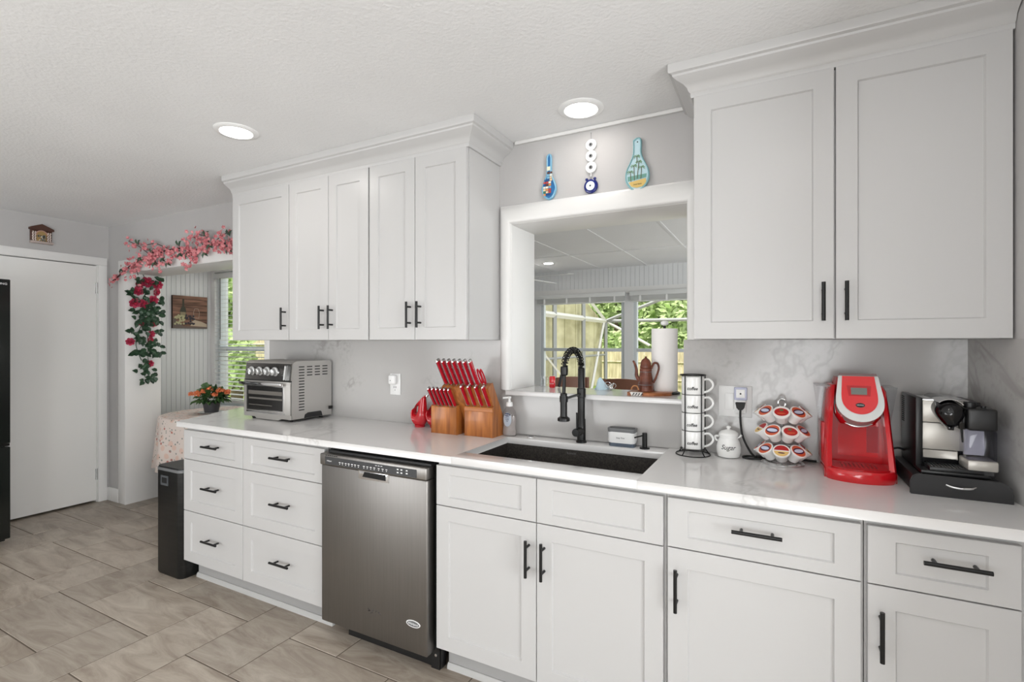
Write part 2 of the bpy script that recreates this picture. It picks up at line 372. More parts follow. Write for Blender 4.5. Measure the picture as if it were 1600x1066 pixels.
# ------------------------------------------------------------------ far room
mb = MB().box(-3.6, 2.6, WB+.02, 6.6, C, C+.1)
for y in (3.0, 4.22, 5.44): mb.box(-3.4, 2.5, y-.012, y+.012, C-.006, C)
for i in range(9): x = -3.39+.63*i; mb.box(x-.012, x+.012, WB+.02, 6.6, C-.005, C)
struct('ceiling_far_room', mb, 'ceil')
struct('wall_far_left', MB().box(-3.6, -3.4, 3.33, 6.8, 0, C), 'bead')
struct('wall_far_right', MB().box(2.5, 2.7, WB, 6.8, 0, C), 'bead')
mb = MB(); mb.box(-3.4, -3.02, 6.6, 6.75, 0, C).box(1.0, 2.5, 6.6, 6.75, 0, C).box(-3.02, 1.0, 6.6, 6.75, 0, .55).box(-3.02, 1.0, 6.6, 6.75, 2.02, C)
beads(mb, -3.4, 2.5, lambda m, a, b: m.box(a, b, 6.594, 6.602, 2.10, C), 0, 0, .06)
mb.box(-1.80, -1.68, 6.6, 6.75, .55, 2.02).box(-.46, -.34, 6.6, 6.75, .55, 2.02)
struct('wall_far', mb, 'bead')
struct('trim_6', MB().box(-3.1, 1.1, 6.585, 6.6, 2.02, 2.10), 'paint')
def window(n, x0, x1, y, z0, z1, zr, w=.045):
    mb = MB(); d = y+.06
    mb.box(x0, x0+w, d-.04, d+.03, z0, z1).box(x1-w, x1, d-.04, d+.03, z0, z1).box(x0+w, x1-w, d-.04, d+.03, z0, z0+w).box(x0+w, x1-w, d-.04, d+.03, z1-w, z1)
    mb.box(x0+w, x1-w, d-.045, d+.03, zr-.022, zr+.022)
    f = struct('window_%d' % n, mb, 'vin', bevel=.003)
    obj('glass_pane', MB().box(x0+w, x1-w, d-.004, d, zr+.022, z1-w), 'glass', f); obj('glass_pane', MB().box(x0+w, x1-w, d-.014, d-.01, z0+w, zr-.022), 'glass', f)
    return f
window(1, -3.02, -1.80, 6.6, .55, 2.02, 1.262); window(2, -1.68, -.46, 6.6, .55, 2.02, 1.262); window(3, -.34, 1.0, 6.6, .55, 2.02, 1.262)
def raised_blind(x0, x1, lab):
    t = thing('window_blind', lab, 'window blind', ((x0+x1)/2, 6.58, 1.9), 0, 'raised blinds across the far windows')
    obj('headrail', MB().box(x0, x1, 6.535, 6.584, 1.975, 2.035), 'slat', t, bevel=.004)
    mb = MB()
    for i in range(9): mb.box(x0+.01, x1-.01, 6.54, 6.582, 1.916+i*.0065, 1.920+i*.0065)
    obj('slat_stack', mb, 'slat', t)
    obj('bottom_rail', MB().box(x0+.008, x1-.008, 6.54, 6.583, 1.895, 1.912), 'slat', t, bevel=.003)
    for k in range(4): x = x0+.14+k*(x1-x0-.28)/3; obj('tape', MB().box(x-.012, x+.012, 6.5375, 6.5395, 1.896, 1.975), 'white', t)
    return t
raised_blind(-3.07, -1.775, 'raised white blind over far window, left of the two seen through pass-through')
raised_blind(-1.715, -.43, 'raised white blind over far window behind the paper towel roll')
# casing of the nook window and its blind
mb = MB().box(-5.245, -5.171, 3.184, 3.2, .72, 2.09).box(-4.0, -3.93, 3.184, 3.2, .72, 2.09).box(-5.245, -3.93, 3.184, 3.2, 2.09, 2.17).box(-5.245, -3.93, 3.15, 3.2, .66, .72)
struct('trim_7', mb, 'paint', bevel=.003)
window(4, -5.175, -4.0, 3.2, .72, 2.1, 1.30, .04)
t = thing('window_blind', 'lowered white slat blind over window beside the dining nook table', 'window blind', (-4.6, 3.19, .74))
obj('headrail', MB().box(-5.165, -4.01, 3.162, 3.2, 2.02, 2.075), 'slat', t, bevel=.004)
mb = MB()
z = .80
while z < 2.01:
    mb.add([(-5.155, 3.163, z-.002), (-4.015, 3.163, z-.002), (-4.015, 3.198, z+.004), (-5.155, 3.198, z+.004), (-5.155, 3.163, z-.004), (-4.015, 3.163, z-.004), (-4.015, 3.198, z+.002), (-5.155, 3.198, z+.002)],
           [(0, 1, 2, 3), (7, 6, 5, 4), (0, 4, 5, 1), (2, 6, 7, 3), (0, 3, 7, 4), (1, 5, 6, 2)]); z += .042
obj('slats', mb, 'slat', t)
for x in (-4.96, -4.2): obj('cord', MB().cyl((x, 3.162, .78), (x, 3.162, 2.03), .0016, n=5), 'slat', t)
obj('bottom_rail', MB().box(-5.155, -4.015, 3.163, 3.197, .755, .785), 'slat', t, bevel=.003)
obj('tilt_wand', MB().cyl((-5.03, 3.152, 1.40), (-5.03, 3.152, 2.02), .005, n=8), 'greyp', t)
# picture on the beadboard wall
def picture():
    t = thing('canvas_picture', 'small canvas picture of wine bottle, glass and grapes on white beadboard wall', 'picture', (-5.24, 2.965, 1.50))
    Y0, Y1, Z0, Z1, X = 2.80, 3.135, 1.505, 1.83, -5.222
    obj('canvas', MB().box(-5.25, X, Y0, Y1, Z0, Z1), mat('canvas edge', '#3a2a24', .8), t, bevel=.002)
    def P(pts, m, k, nm):
        mb = MB(); vs = [(Y0+a*(Y1-Y0), Z0+b*(Z1-Z0)) for a, b in pts]; mb.prism(vs, 'x', X+k*.0003, X+k*.0003+.0003); return mb
    wd = noisy('painted brown planks', '#4d382e', '#9c7460', 6, .8, stretch=(1, .6, 5), lo=.3, hi=.7)
    obj('painted_background', P([(0, 0), (1, 0), (1, 1), (0, 1)], 0, 0, 0), wd, t)
    mb = MB()
    for z in (.28, .52, .72, .9): mb.prism([(Y0, Z0+z*.325), (Y1, Z0+(z-.02)*.325), (Y1, Z0+(z-.005)*.325), (Y0, Z0+(z+.012)*.325)], 'x', X+.0003, X+.0007)
    obj('painted_plank_lines', mb, mat('plank line', '#33241e', .8), t)
    obj('painted_bottle', P([(.2, .3), (.2, .55), (.225, .62), (.26, .68), (.265, .9), (.315, .9), (.32, .68), (.36, .62), (.37, .55), (.37, .3)], 0, 3, 0), mat('bottle green', '#353326', .5), t)
    obj('painted_label', P([(.21, .38), (.36, .38), (.36, .5), (.21, .5)], 0, 4, 0), mat('label cream', '#8f8468', .7), t)
    mb = MB()
    for a, b in (((.60, .33), (.585, .5)), ((.585, .5), (.62, .62)), ((.72, .62), (.76, .5)), ((.76, .5), (.74, .33)), ((.62, .62), (.72, .62)), ((.60, .33), (.74, .33))):
        mb.cyl((X+.002, Y0+a[0]*.335, Z0+a[1]*.325), (X+.002, Y0+b[0]*.335, Z0+b[1]*.325), .0018, n=5)
    obj('painted_glass', mb, mat('glass outline', '#b9a393', .6), t)
    mb = MB(); 
    for i in range(46):
        a = random.uniform(.05, .62); b = random.uniform(.08, .38)*(1-.5*abs(a-.3)); mb.m = 0 if a < .33 else 1
        mb.lathe([(.011, 0), (.009, .002), (.002, .0035)], n=7, M4=Matrix.Translation((X+.0015, Y0+a*.335, Z0+.02+b*.325)) @ Matrix.Rotation(PI/2, 4, 'Y'))
    obj('painted_grapes', mb, [mat('green grapes', '#b5b089', .6), mat('black grapes', '#2e2a33', .5)], t)
    obj('painted_cloth', P([(.5, .08), (.98, .06), (.98, .15), (.82, .22), (.62, .27), (.52, .2)], 0, 5, 0), mat('linen', '#b8a792', .9), t)
    obj('painted_tray', P([(.0, .0), (1, .0), (1, .06), (.3, .06), (.03, .3), (0, .3)], 0, 4, 0), mat('tray', '#6b5f57', .8), t)
picture()
# small clock-like shrine over the door
def shrine():
    t = thing('wall_ornament', 'small carved wooden ornament with gabled roof and twisted columns above the door', 'ornament', (XL+.01, 1.776, 2.15))
    X0, Y0, Y1, Z0, Z1 = XL, 1.712, 1.842, 2.150, 2.262; c = (Y0+Y1)/2
    bw = mat('dark carved wood', '#4a2c20', .5); cr = mat('cream columns', '#d9c9c0', .5); gd = mat('gilded relief', '#a98d5c', .4, .3)
    obj('case', MB().box(X0, X0+.02, Y0, Y1, Z0, Z1), bw, t, bevel=.002)
    obj('roof', MB().prism([(Y0-.005, Z1-.012), (Y1+.008, Z1-.012), (Y1+.008, Z1+.002), (c, Z1+.034), (Y0-.005, Z1+.002)], 'x', X0, X0+.034), bw, t, bevel=.002)
    for y in (Y0+.012, Y0+.026, Y1-.026, Y1-.012):
        mb = MB().tube([(X0+.026+.0022*math.cos(k*1.3), y+.0022*math.sin(k*1.3), Z0+.014+k*.0042) for k in range(18)], .0042, n=6)
        obj('column', mb, cr, t)
    a = [(c+.038*math.cos(q*PI/12), Z0+.062+.036*math.sin(q*PI/12)) for q in range(13)]; b = [(c+.031*math.cos(q*PI/12), Z0+.062+.03*math.sin(q*PI/12)) for q in range(12, -1, -1)]
    obj('arch', MB().prism(a+b, 'x', X0+.02, X0+.029), mat('arch', '#b98f80', .5), t)
    obj('relief', MB().prism([(c-.031, Z0+.014), (c+.031, Z0+.014)]+[(c+.031*math.cos(q*PI/12), Z0+.062+.03*math.sin(q*PI/12)) for q in range(13)], 'x', X0+.02, X0+.0225), gd, t)
    mb = MB(); random.seed(3)
    for i in range(26):
        mb.m = random.choice((0, 0, 1, 2)); mb.ball((X0+.024, c+random.uniform(-.026, .026), Z0+.018+random.uniform(0, .042)), .0045, .005, .006, 6)
    obj('figures', mb, [mat('f1', '#6b6f6c', .6), mat('f2', '#e0ddd5', .6), mat('f3', '#2c2b28', .6)], t)
    obj('base', MB().box(X0, X0+.034, Y0-.002, Y1+.006, Z0-.006, Z0+.012), [mat('base ledge', '#b0a19a', .5)], t, bevel=.002)
shrine()
# ------------------------------------------------------------------ outdoors
struct('ground_lawn', MB().box(-5.7, 40, 6.9, 60, -.82, -.72).box(-40, -5.72, -5, 60, -.32, -.2), 'lawn')
struct('ground_patio', MB().box(-5.65, 8, 6.9, 18.3, -.72, -.70), 'conc')
def cage():
    t = thing('screen_enclosure', 'aluminium screen enclosure frame over the patio outside the far windows', 'patio enclosure', (-5.6, 18, -.70))
    X, Y, e = -5.6, 18.0, 2.14
    def bar(nm, a, b, m, r=.06): 
        obj(nm, MB().tube([a, b], r*1.2, n=4), m, t)
    for y in (8.0, 10.6, 13.2, 15.6): bar('post', (X, y, -.70), (X, y, 2.95 if y < 15 else 2.9), 'alug')
    bar('corner_post', (X, Y, -.70), (X, Y, e), 'alug')
    bar('side_beam', (X, 6.8, e), (X, Y, e), 'alu', .07); bar('gable_beam', (X, Y, e), (X, 14.6, 3.35), 'alu', .06)
    for x in (-1.6, 3.0): bar('post', (x, Y, -.70), (x, Y, e), 'alug')
    bar('rear_beam', (X, Y, e), (6, Y, e), 'alug', .05); bar('hip_beam', (X, Y, e), (X+2.6, Y-1.5, 2.85), 'alug', .05); bar('brace', (X, Y, e), (X+1.6, Y, 1.25), 'alu', .04)
    bar('prop', (X, Y-.2, e), (X, Y-1.9, -.70), 'alu', .045); bar('roof_beam', (X+2.6, Y-1.5, 2.85), (6, Y-1.5, 2.85), 'alug', .05)
    bar('rail', (X, 6.8, .9), (X, Y, .9), 'alug', .03); bar('guy', (-4.9, 11.0, 1.05), (-4.9, 12.3, .35), 'alu', .025)
cage()
def fence(name, p0, p1, z1, lab, g=-.2, m='fence', w=.14):
    d = Vector((p1[0]-p0[0], p1[1]-p0[1], 0)); Ln = d.length; d.normalize(); n = Vector((-d.y, d.x, 0))
    t = thing(name, lab, 'fence', (p0[0], p0[1], g)); mb = MB(); k = int(Ln/w)
    for i in range(k):
        a = Vector((p0[0], p0[1], 0))+d*(i*w+.004); b = a+d*(w-.008); h = z1-g+random.uniform(-.02, .02)
        o = n*(.012+.006*(i % 2))
        mb.add([a, b, b+o, a+o, a+Vector((0, 0, h)), b+Vector((0, 0, h)), b+o+Vector((0, 0, h)), a+o+Vector((0, 0, h))],
               [(0, 1, 2, 3), (4, 7, 6, 5), (0, 4, 5, 1), (1, 5, 6, 2), (2, 6, 7, 3), (3, 7, 4, 0)])
    for v in range(len(mb.v)): mb.v[v] = (mb.v[v][0], mb.v[v][1], mb.v[v][2]+g)
    obj('boards', mb, m, t)
    mb = MB()
    for z in (g+.6, z1-.5):
        mb.tube([Vector((p0[0], p0[1], z))-n*.03, Vector((p1[0], p1[1], z))-n*.03], .04, n=4)
    obj('rails', mb, m, t)
fence('wooden_fence', (-9, 20), (12, 20), 1.07, 'weathered board fence behind the rear of the screen enclosure', -.72)
fence('wooden_fence', (-19.5, 9.5), (-6.3, 9.5), 1.8, 'tan board fence seen through the blind of the nook window')
# tall side fence panel seen through the enclosure's left side
t = thing('privacy_fence', 'tall sunlit olive privacy fence along the left side of the screen enclosure', 'fence', (-5.72, 12, -.2))
mb = MB()
for i in range(24):
    y0 = 6.9+i*.47; y1 = y0+.462
    if y0 > 18: break
    z = lambda y: 3.6 if y < 14 else 3.6-(y-14)*1.46/4.1
    mb.prism([(y0, -.7), (y1, -.7), (y1, z(y1)), (y0, z(y0))], 'x', -5.80-.02*(i % 2), -5.77-.02*(i % 2))
obj('panels', mb, 'screen', t)
def tree(x, y, h, r, lab, name='leafy_tree', n=2600, m='tree', base=.9):
    t = thing(name, lab, 'tree', (x, y, -.2)); rnd = random.Random(x*7+y); mb = MB()
    blobs = [(x+rnd.gauss(0, r*.34), y+rnd.gauss(0, r*.2), rnd.uniform(base, h), rnd.uniform(.4, .8)*r*.6) for _ in range(16)]
    for i in range(n):
        bx, by, bz, br = blobs[i % 16]; d = Vector((rnd.gauss(0, 1), rnd.gauss(0, 1), rnd.gauss(0, 1))).normalized()*br*rnd.uniform(.75, 1.05)
        c = Vector((bx, by, max(bz, .3)))+d; a = Vector((rnd.gauss(0, 1), rnd.gauss(0, 1), rnd.gauss(0, .6))).normalized(); b = a.orthogonal().normalized(); s = rnd.uniform(.07, .15)*max(1, r/1.6)
        mb.add([c-a*s, c+b*s*.5, c+a*s, c-b*s*.5], [(0, 1, 2, 3)])
    obj('foliage', mb, m, t); obj('trunk', MB().tube([(x, y, -.2), (x+.1, y, h*.45), (x-.1, y, h*.8)], [.16, .11, .04], n=8), 'bark', t)
tree(-9.6, 24, 6, 2.6, 'bright green tree beyond the fence, left of the corner post', n=5200)
tree(-7.0, 24, 6, 2.6, 'pale green tree beyond the fence, behind the window mullion', n=5200)
tree(-4.4, 24, 6, 2.6, 'broad green tree beyond the fence, behind the paper towel roll', n=5200)
tree(-11.5, 31, 8, 3.4, 'deep green tree filling the background behind the enclosure corner', n=5200, m='tree2')
tree(-7.6, 31, 8, 3.4, 'deep green tree filling the background right of the window mullion', n=5200, m='tree2')
tree(-3.8, 31, 8, 3.4, 'deep green tree at the right side of the back yard', n=5200, m='tree2')
tree(-.4, 25, 6, 2.6, 'green tree beyond the fence, farther right than the paper towel roll', n=3600)
tree(3.8, 25, 6, 2.6, 'green tree beyond the right end of the board fence', n=3600)
tree(-12.4, 8.2, 1.4, .8, 'low green shrub on the lawn outside the nook window', 'garden_shrub', 1500, base=.1)
tree(-17.5, 13.5, 5, 2.4, 'tall green tree above the tan fence outside the nook window', n=5200)
tree(-21.5, 13.5, 5, 2.4, 'leafy tree at the left above the tan fence outside the nook window', n=4200)
# ------------------------------------------------------------------ ceiling lamps
def downlight(x, y, lab, z=C, r=.067, m='lens'):
    t = thing('recessed_ceiling_light', lab, 'ceiling light', (x, y, z), 0)
    mb = MB().lathe([(r, -.003), (r+.004, -.009), (r+.022, -.008), (r+.030, -.002), (r+.030, .0), (r, .0)], (x, y, z), 40)
    obj('trim_ring', mb, 'whitep', t)
    obj('lens', MB().lathe([(r+.001, -.0045), (r+.001, -.003)], (x, y, z), 40), m, t, 'glowing round lens')
downlight(-.745, 2.045, 'glowing round ceiling light above the sink and pass-through', m='lens_dim')
downlight(-2.27, 1.50, 'glowing round ceiling light in front of the left upper cabinets')
downlight(-.40, -.22, 'round ceiling light behind the camera on the sink side')
downlight(-2.3, -.25, 'round ceiling light behind the camera toward the refrigerator')
downlight(-3.3, .6, 'added unseen ceiling light brightening the white door beside the refrigerator')  # unseen lamp, put here so its light reaches the door
downlight(.05, .75, 'added unseen ceiling light brightening the right end of the counter')  # unseen lamp placed to lighten the right wall and cabinets
downlight(-4.15, 2.82, 'added unseen ceiling light brightening the dining nook from above the round table', r=.10)  # lamp added out of view to brighten the nook
downlight(-4.7, -1.0, 'added unseen ceiling light brightening the left side from beyond the refrigerator')  # extra lamp out of view, added to lift the left side
downlight(-.9, -2.0, 'round ceiling light at the rear of the kitchen')
downlight(-2.565, 5.85, 'small glowing ceiling light in the far room seen through pass-through', r=.06)
downlight(-.4, 4.8, 'ceiling light of the far room above the dining chairs', r=.06)
# ------------------------------------------------------------------ cabinets
def shaker(mb, x0, x1, z0, z1, yf, st=.06, rl=.06, th=.02):
    o = [(x0, z0), (x1, z0), (x1, z1), (x0, z1)]; i1 = [(x0+st, z0+rl), (x1-st, z0+rl), (x1-st, z1-rl), (x0+st, z1-rl)]
    e = .0035; i2 = [(x0+st+e, z0+rl+e), (x1-st-e, z0+rl+e), (x1-st-e, z1-rl-e), (x0+st+e, z1-rl-e)]
    b = .0012; o2 = [(x0+b, z0+b), (x1-b, z0+b), (x1-b, z1-b), (x0+b, z1-b)]
    R = lambda p, y: [(a, y, c) for a, c in p]
    mb.loft([R(o, yf+th), R(o, yf+b), R(o2, yf), R(i1, yf), R(i2, yf+.007)], caps=True)
def pull(parent, x, z, yf, horizontal=True, ln=.135):
    mb = MB(); y = yf-.032; h = ln/2; p = h*.62
    if horizontal:
        mb.cyl((x-h, y, z), (x+h, y, z), .0058, n=12)
        for s in (-p, p): mb.cyl((x+s, y, z), (x+s, yf, z), .0048, n=10)
    else:
        mb.cyl((x, y, z-h), (x, y, z+h), .0058, n=12)
        for s in (-p, p): mb.cyl((x, y, z+s), (x, yf, z+s), .0048, n=10)
    obj('handle', mb, 'black', parent, 'black bar handle')
YD = 1.68; YB = 2.20
def carcass(t, x0, x1, z0=.108, z1=.882, y0=YD+.021, y1=YB):
    obj('body', MB().box(x0+.0006, x1-.0006, y0, y1, z0, z1), 'cab', t)
G = .0018
def drawer_stack(x0, x1, lab, hx):
    t = thing('base_cabinet', lab, 'cabinet', ((x0+x1)/2, 1.95, .108)); carcass(t, x0, x1)
    for za, zb, rl, hz in ((.70, .868, .034, .793), (.405, .70, .06, .562), (.115, .405, .06, .272)):
        mb = MB(); shaker(mb, x0+G, x1-G, za+G, zb-G, YD, .066, rl); d = obj('drawer', mb, 'cab', t)
        pull(d, hx, hz, YD)
drawer_stack(-3.023, -2.487, 'narrow white three-drawer base cabinet beside the black trash can', -2.738)
drawer_stack(-2.487, -1.882, 'wide white three-drawer base cabinet left of the dishwasher', -2.168)
# sink cabinet, open at the top for the bowl
t = thing('base_cabinet', 'white sink base cabinet with two doors right of the dishwasher', 'cabinet', (-.78, 1.95, .108))
x0, x1 = -1.239, -.3225
mb = MB().box(x0, x0+.018, YD+.021, YB, .108, .882).box(x1-.018, x1, YD+.021, YB, .108, .882).box(x0+.018, x1-.018, YD+.021, YB, .108, .126).box(x0+.018, x1-.018, YD+.021, YD+.033, .80, .882).box(x0+.018, x1-.018, YB-.01, YB, .126, .882).box(-.80, -.77, YD+.021, YD+.033, .126, .80)
obj('body', mb, 'cab', t)
for a, b, hx in ((x0, -.7855, -.815), (-.7855, -.3285, -.753)):
    mb = MB(); shaker(mb, a+G, b-G, .7035+G, .868-G, YD, .06, .034); obj('false_drawer_front', mb, 'cab', t)
    mb = MB(); shaker(mb, a+G, b-G, .115+G, .7035-G, YD, .06, .058); d = obj('door', mb, 'cab', t); pull(d, hx, .575, YD, False)
def dd_cab(x0, x1, xa, xb, lab, hx, dx):
    t = thing('base_cabinet', lab, 'cabinet', ((x0+x1)/2, 1.95, .108)); carcass(t, x0, min(x1, .569))
    if x1 > .569: obj('filler_strip', MB().box(.5695, .617, YD+.021, YD+.04, .108, .882), 'cab', t)
    mb = MB(); shaker(mb, xa, xb, .7065+G, .868-G, YD, .062, .036); d = obj('drawer', mb, 'cab', t); pull(d, dx, .7985, YD)
    mb = MB(); shaker(mb, xa, xb, .115+G, .7065-G, YD, .062, .06); d = obj('door', mb, 'cab', t); pull(d, hx, .580, YD, False)
dd_cab(-.3215, .2115, -.3155, .204, 'white base cabinet with one wide drawer between sink cabinet and corner cabinet', -.2865, -.0555)
dd_cab(.2125, .598, .219, .532, 'white base cabinet with one drawer at the right end of the run', .2475, .402)
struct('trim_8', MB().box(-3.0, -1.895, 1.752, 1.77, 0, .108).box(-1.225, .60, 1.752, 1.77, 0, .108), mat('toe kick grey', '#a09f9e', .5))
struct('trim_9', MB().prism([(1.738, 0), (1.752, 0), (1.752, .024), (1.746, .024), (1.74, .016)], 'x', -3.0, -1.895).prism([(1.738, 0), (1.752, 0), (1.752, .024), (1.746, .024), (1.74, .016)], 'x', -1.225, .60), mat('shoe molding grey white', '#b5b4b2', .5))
# uppers
YU = 1.93
def upper(x0, x1, doors, lab, y1=W):
    t = thing('upper_cabinet', lab, 'cabinet', ((x0+x1)/2, 2.08, 1.38))
    obj('body', MB().box(x0+.0006, min(x1-.0006, .570), YU+.022, y1-.001, 1.38, 2.2615), 'cab', t)
    for a, b, hx in doors:
        mb = MB(); shaker(mb, a+.0016, b-.0016, 1.381, 2.262, YU, .058, .058); d = obj('door', mb, 'cab', t); pull(d, hx, 1.501, YU, False, .125)
upper(-2.96, -2.448, [(-2.958, -2.449, -2.474)], 'white single-door upper cabinet at the far left, nearest the blossom garland')
upper(-2.448, -1.8455, [(-2.447, -2.1345, -2.171), (-2.1345, -1.849, -2.103)], 'white two-door upper cabinet in the middle of the left wall run')
upper(-1.8455, -1.25, [(-1.842, -1.5495, -1.576), (-1.5495, -1.2535, -1.514)], 'white two-door upper cabinet left of the pass-through opening')
upper(-.272, .597, [(-.2715, .1635, .131), (.1655, .594, .194)], 'large white two-door upper cabinet above the coffee makers')
def crown(x0, x1, rl, rr, lab):
    prof = [(-.002, 2.262), (.008, 2.262), (.010, 2.268), (.010, 2.278), (.016, 2.284), (.020, 2.296), (.032, 2.308), (.052, 2.318), (.064, 2.327), (.066, 2.334), (.076, 2.338), (.078, 2.342), (.078, C-.0005), (-.002, C-.0005)]
    mb = MB(); rings = []
    if rl: rings += [[(x0-o, W-.001, z) for o, z in prof]]
    rings.append([(x0-(o if rl else 0), YU+.012-o, z) for o, z in prof]); rings.append([(x1+(o if rr else 0), YU+.012-o, z) for o, z in prof])
    if rr: rings += [[(x1+o, W-.001, z) for o, z in prof]]
    mb.loft(rings); one('crown_molding', mb, 'cab', lab, 'molding', ang=28)
crown(-2.962, -1.25, False, True, 'white crown molding along the tops of the left upper cabinets')
crown(-.272, .598, True, False, 'white crown molding along the top of the right upper cabinet')
# ------------------------------------------------------------------ worktop, backsplash, sink
mb = MB(); z0, z1 = .885, .914
mb.prism([(-3.055, 1.657), (-1.149, 1.657), (-1.149, 2.226), (-3.066, 2.226), (-3.066, 2.30), (-3.34, 2.30)], 'z', z0, z1)
mb.box(-1.149, -.41, 1.657, 1.748, z0, z1).box(-1.149, -.41, 2.125, 2.226, z0, z1)
mb.prism([(-.41, 1.657), (.622, 1.657), (.571, 2.226), (-.41, 2.226)], 'z', z0, z1)
one('countertop', mb, 'counter', 'long polished white quartz countertop running under both coffee makers to the nook', 'countertop', bevel=.0015)
yb = 2.226
mb = MB().box(-3.01, -1.197, yb, W-.0005, .9145, 1.379).box(-1.197, -.352, yb, W-.0005, .9145, 1.106).box(-.352, .571, yb, W-.0005, .9145, 1.379)
one('backsplash', mb, 'splash', 'grey-veined white quartz backsplash slab behind the whole counter', 'backsplash')
mb = MB().prism([(.5695, yb), (.5985, 1.925), (.64, 1.48), (.6495, 1.48), (.6055, 1.925), (.577, yb)], 'z', .9145, 1.379)
for i in range(len(mb.v)): pass
one('backsplash', mb, 'splash', 'short quartz backsplash slab on the right side wall beside the espresso machine', 'backsplash')
mb = MB().prism([(-1.1965, 2.196), (-.3525, 2.196), (-.3525, W), (-.338, W), (-.338, WB+.012), (-1.183, WB+.012), (-1.183, W), (-1.1965, W)], 'z', 1.1075, 1.130)
one('window_ledge', mb, 'counter', 'white quartz ledge of the pass-through opening above the faucet', 'ledge', bevel=.002)
t = thing('kitchen_sink', 'dark speckled granite sink bowl set under the countertop', 'sink', (-.78, 1.94, .66))
a, b, c, d = -1.151, -.408, 1.746, 2.127; zt, zb, e = .8845, .69, .014
mb = MB().box(a-e, a, c-e, d+e, zb, zt).box(b, b+e, c-e, d+e, zb, zt).box(a, b, c-e, c, zb, zt).box(a, b, d, d+e, zb, zt).box(a-e, b+e, c-e, d+e, zb-e, zb)
obj('bowl', mb, 'sink', t)
obj('drain', MB().lathe([(.045, 0), (.045, .003), (.03, .004), (.028, .001)], (-.78, 1.95, zb)), 'chrome', t)
text('lettering', 'BLANCO', .011, 'greyp', t, (-.82, 2.1265, .868))
# faucet
t = thing('kitchen_faucet', 'matte black spring-neck kitchen faucet behind the sink', 'faucet', (-.788, 2.18, .914))
fx, fy = -.788, 2.168
mb = MB().lathe([(.024, 0), (.024, .008), (.0195, .012), (.0195, .105), (.0165, .11), (.0165, .205), (.0200, .207), (.0200, .245), (.0155, .247), (.0155, .335), (.012, .34)], (fx, fy, .914), 24); obj('body', mb, 'black', t)
mb = MB().cyl((fx, fy, .968), (fx-.006, fy-.055, .966), .0185, n=20).cyl((fx-.006, fy-.055, .966), (fx-.0064, fy-.060, .966), .0185, .017, n=20); obj('valve_knob', mb, 'black', t)
obj('lever', MB().cyl((fx-.004, fy-.045, .97), (fx-.004, fy-.048, 1.055), .0042, n=10), 'black', t)
pts = [(fx, fy, 1.245), (fx, fy-.005, 1.275)]
for k in range(0, 13):
    a = PI*(k/12); pts.append((fx, fy-.105+.1*math.cos(a), 1.262+.072*math.sin(a)))
arch = spline(pts+[(fx, fy-.207, 1.255)], 3)
obj('inner_hose', MB().tube(arch, .0070, 10), 'rub', t)
hel = []; Ls = 0; N = 21*12; P = [Vector(p) for p in arch]
for i in range(N+1):
    u = i/N*(len(P)-1); k = min(int(u), len(P)-2); f = u-k; p = P[k].lerp(P[k+1], f); d = (P[k+1]-P[k]).normalized()
    n1 = Vector((1, 0, 0)); n2 = d.cross(n1); a = 2*PI*21*i/N; hel.append(p+(n1*math.cos(a)+n2*math.sin(a))*.0136)
obj('spring', MB().tube(hel, .0021, 5), 'spring', t)
hx, hy = fx, fy-.207
obj('spring_collar', MB().lathe([(.012, -.022), (.0155, -.018), (.0165, 0), (.0155, .014), (.011, .017)], (hx, hy, 1.252), 20), 'black', t)
obj('hose', MB().tube(spline([(hx, hy, 1.235), (hx, hy-.001, 1.20), (hx, hy-.005, 1.155)], 5), .0075, 10), 'black', t)
obj('spray_head', MB().lathe([(.010, .118), (.0145, .114), (.0145, .028), (.015, .02), (.0245, .014), (.026, .010), (.026, .002), (.023, 0)], (hx, hy-.006, 1.040), 24), 'black', t)
obj('docking_arm', MB().cyl((fx, fy-.012, 1.135), (hx, hy+.006, 1.132), .0055, n=10).lathe([(.0175, -.012), (.0175, .012), (.0145, .012), (.0145, -.012)], (hx, hy-.005, 1.132)), 'black', t)
# air-switch button, soap pump in deck, caddy, soap bottle
t = thing('push_button', 'small round chrome button set in the counter left of the faucet', 'button', (-1.045, 2.176, .914))
obj('ring', MB().lathe([(.021, 0), (.021, .003), (.016, .005), (.015, .003)], (-1.045, 2.176, .914)), 'chrome', t)
obj('button', MB().lathe([(.014, .002), (.014, .005), (.008, .006)], (-1.045, 2.176, .914)), 'panel', t)
t = thing('deck_soap_pump', 'short black built-in soap dispenser right of the sponge caddy', 'soap dispenser', (-.502, 2.165, .914))
obj('body', MB().lathe([(.021, 0), (.021, .005), (.0105, .007), (.0105, .066), (.009, .068)], (-.502, 2.165, .914)), 'black', t)
obj('spout', MB().cyl((-.502, 2.165, .972), (-.535, 2.125, .965), .0032, n=8), 'black', t)
t = thing('sponge_caddy', 'white sponge caddy with grey insert and clear base on the sink deck', 'caddy', (-.60, 2.178, .914))
def rrect(x0, x1, y0, y1, r, n=5):
    o = []
    for cx, cy, a in ((x1-r, y1-r, 0), (x0+r, y1-r, 1), (x0+r, y0+r, 2), (x1-r, y0+r, 3)):
        o += [(cx+r*math.cos((a+k/n)*PI/2), cy+r*math.sin((a+k/n)*PI/2)) for k in range(n+1)]
    return o
def ringz(p, z): return [(a, b, z) for a, b in p]
X0, X1, Y0, Y1 = -.663, -.541, 2.148, 2.212
obj('clear_base', MB().loft([ringz(rrect(X0+.004, X1-.004, Y0+.004, Y1-.004, .018), z) for z in (.914, .934)]), mat('smoky clear plastic', '#65707e', .1, Alpha=.7), t, 'clear blue-grey base')
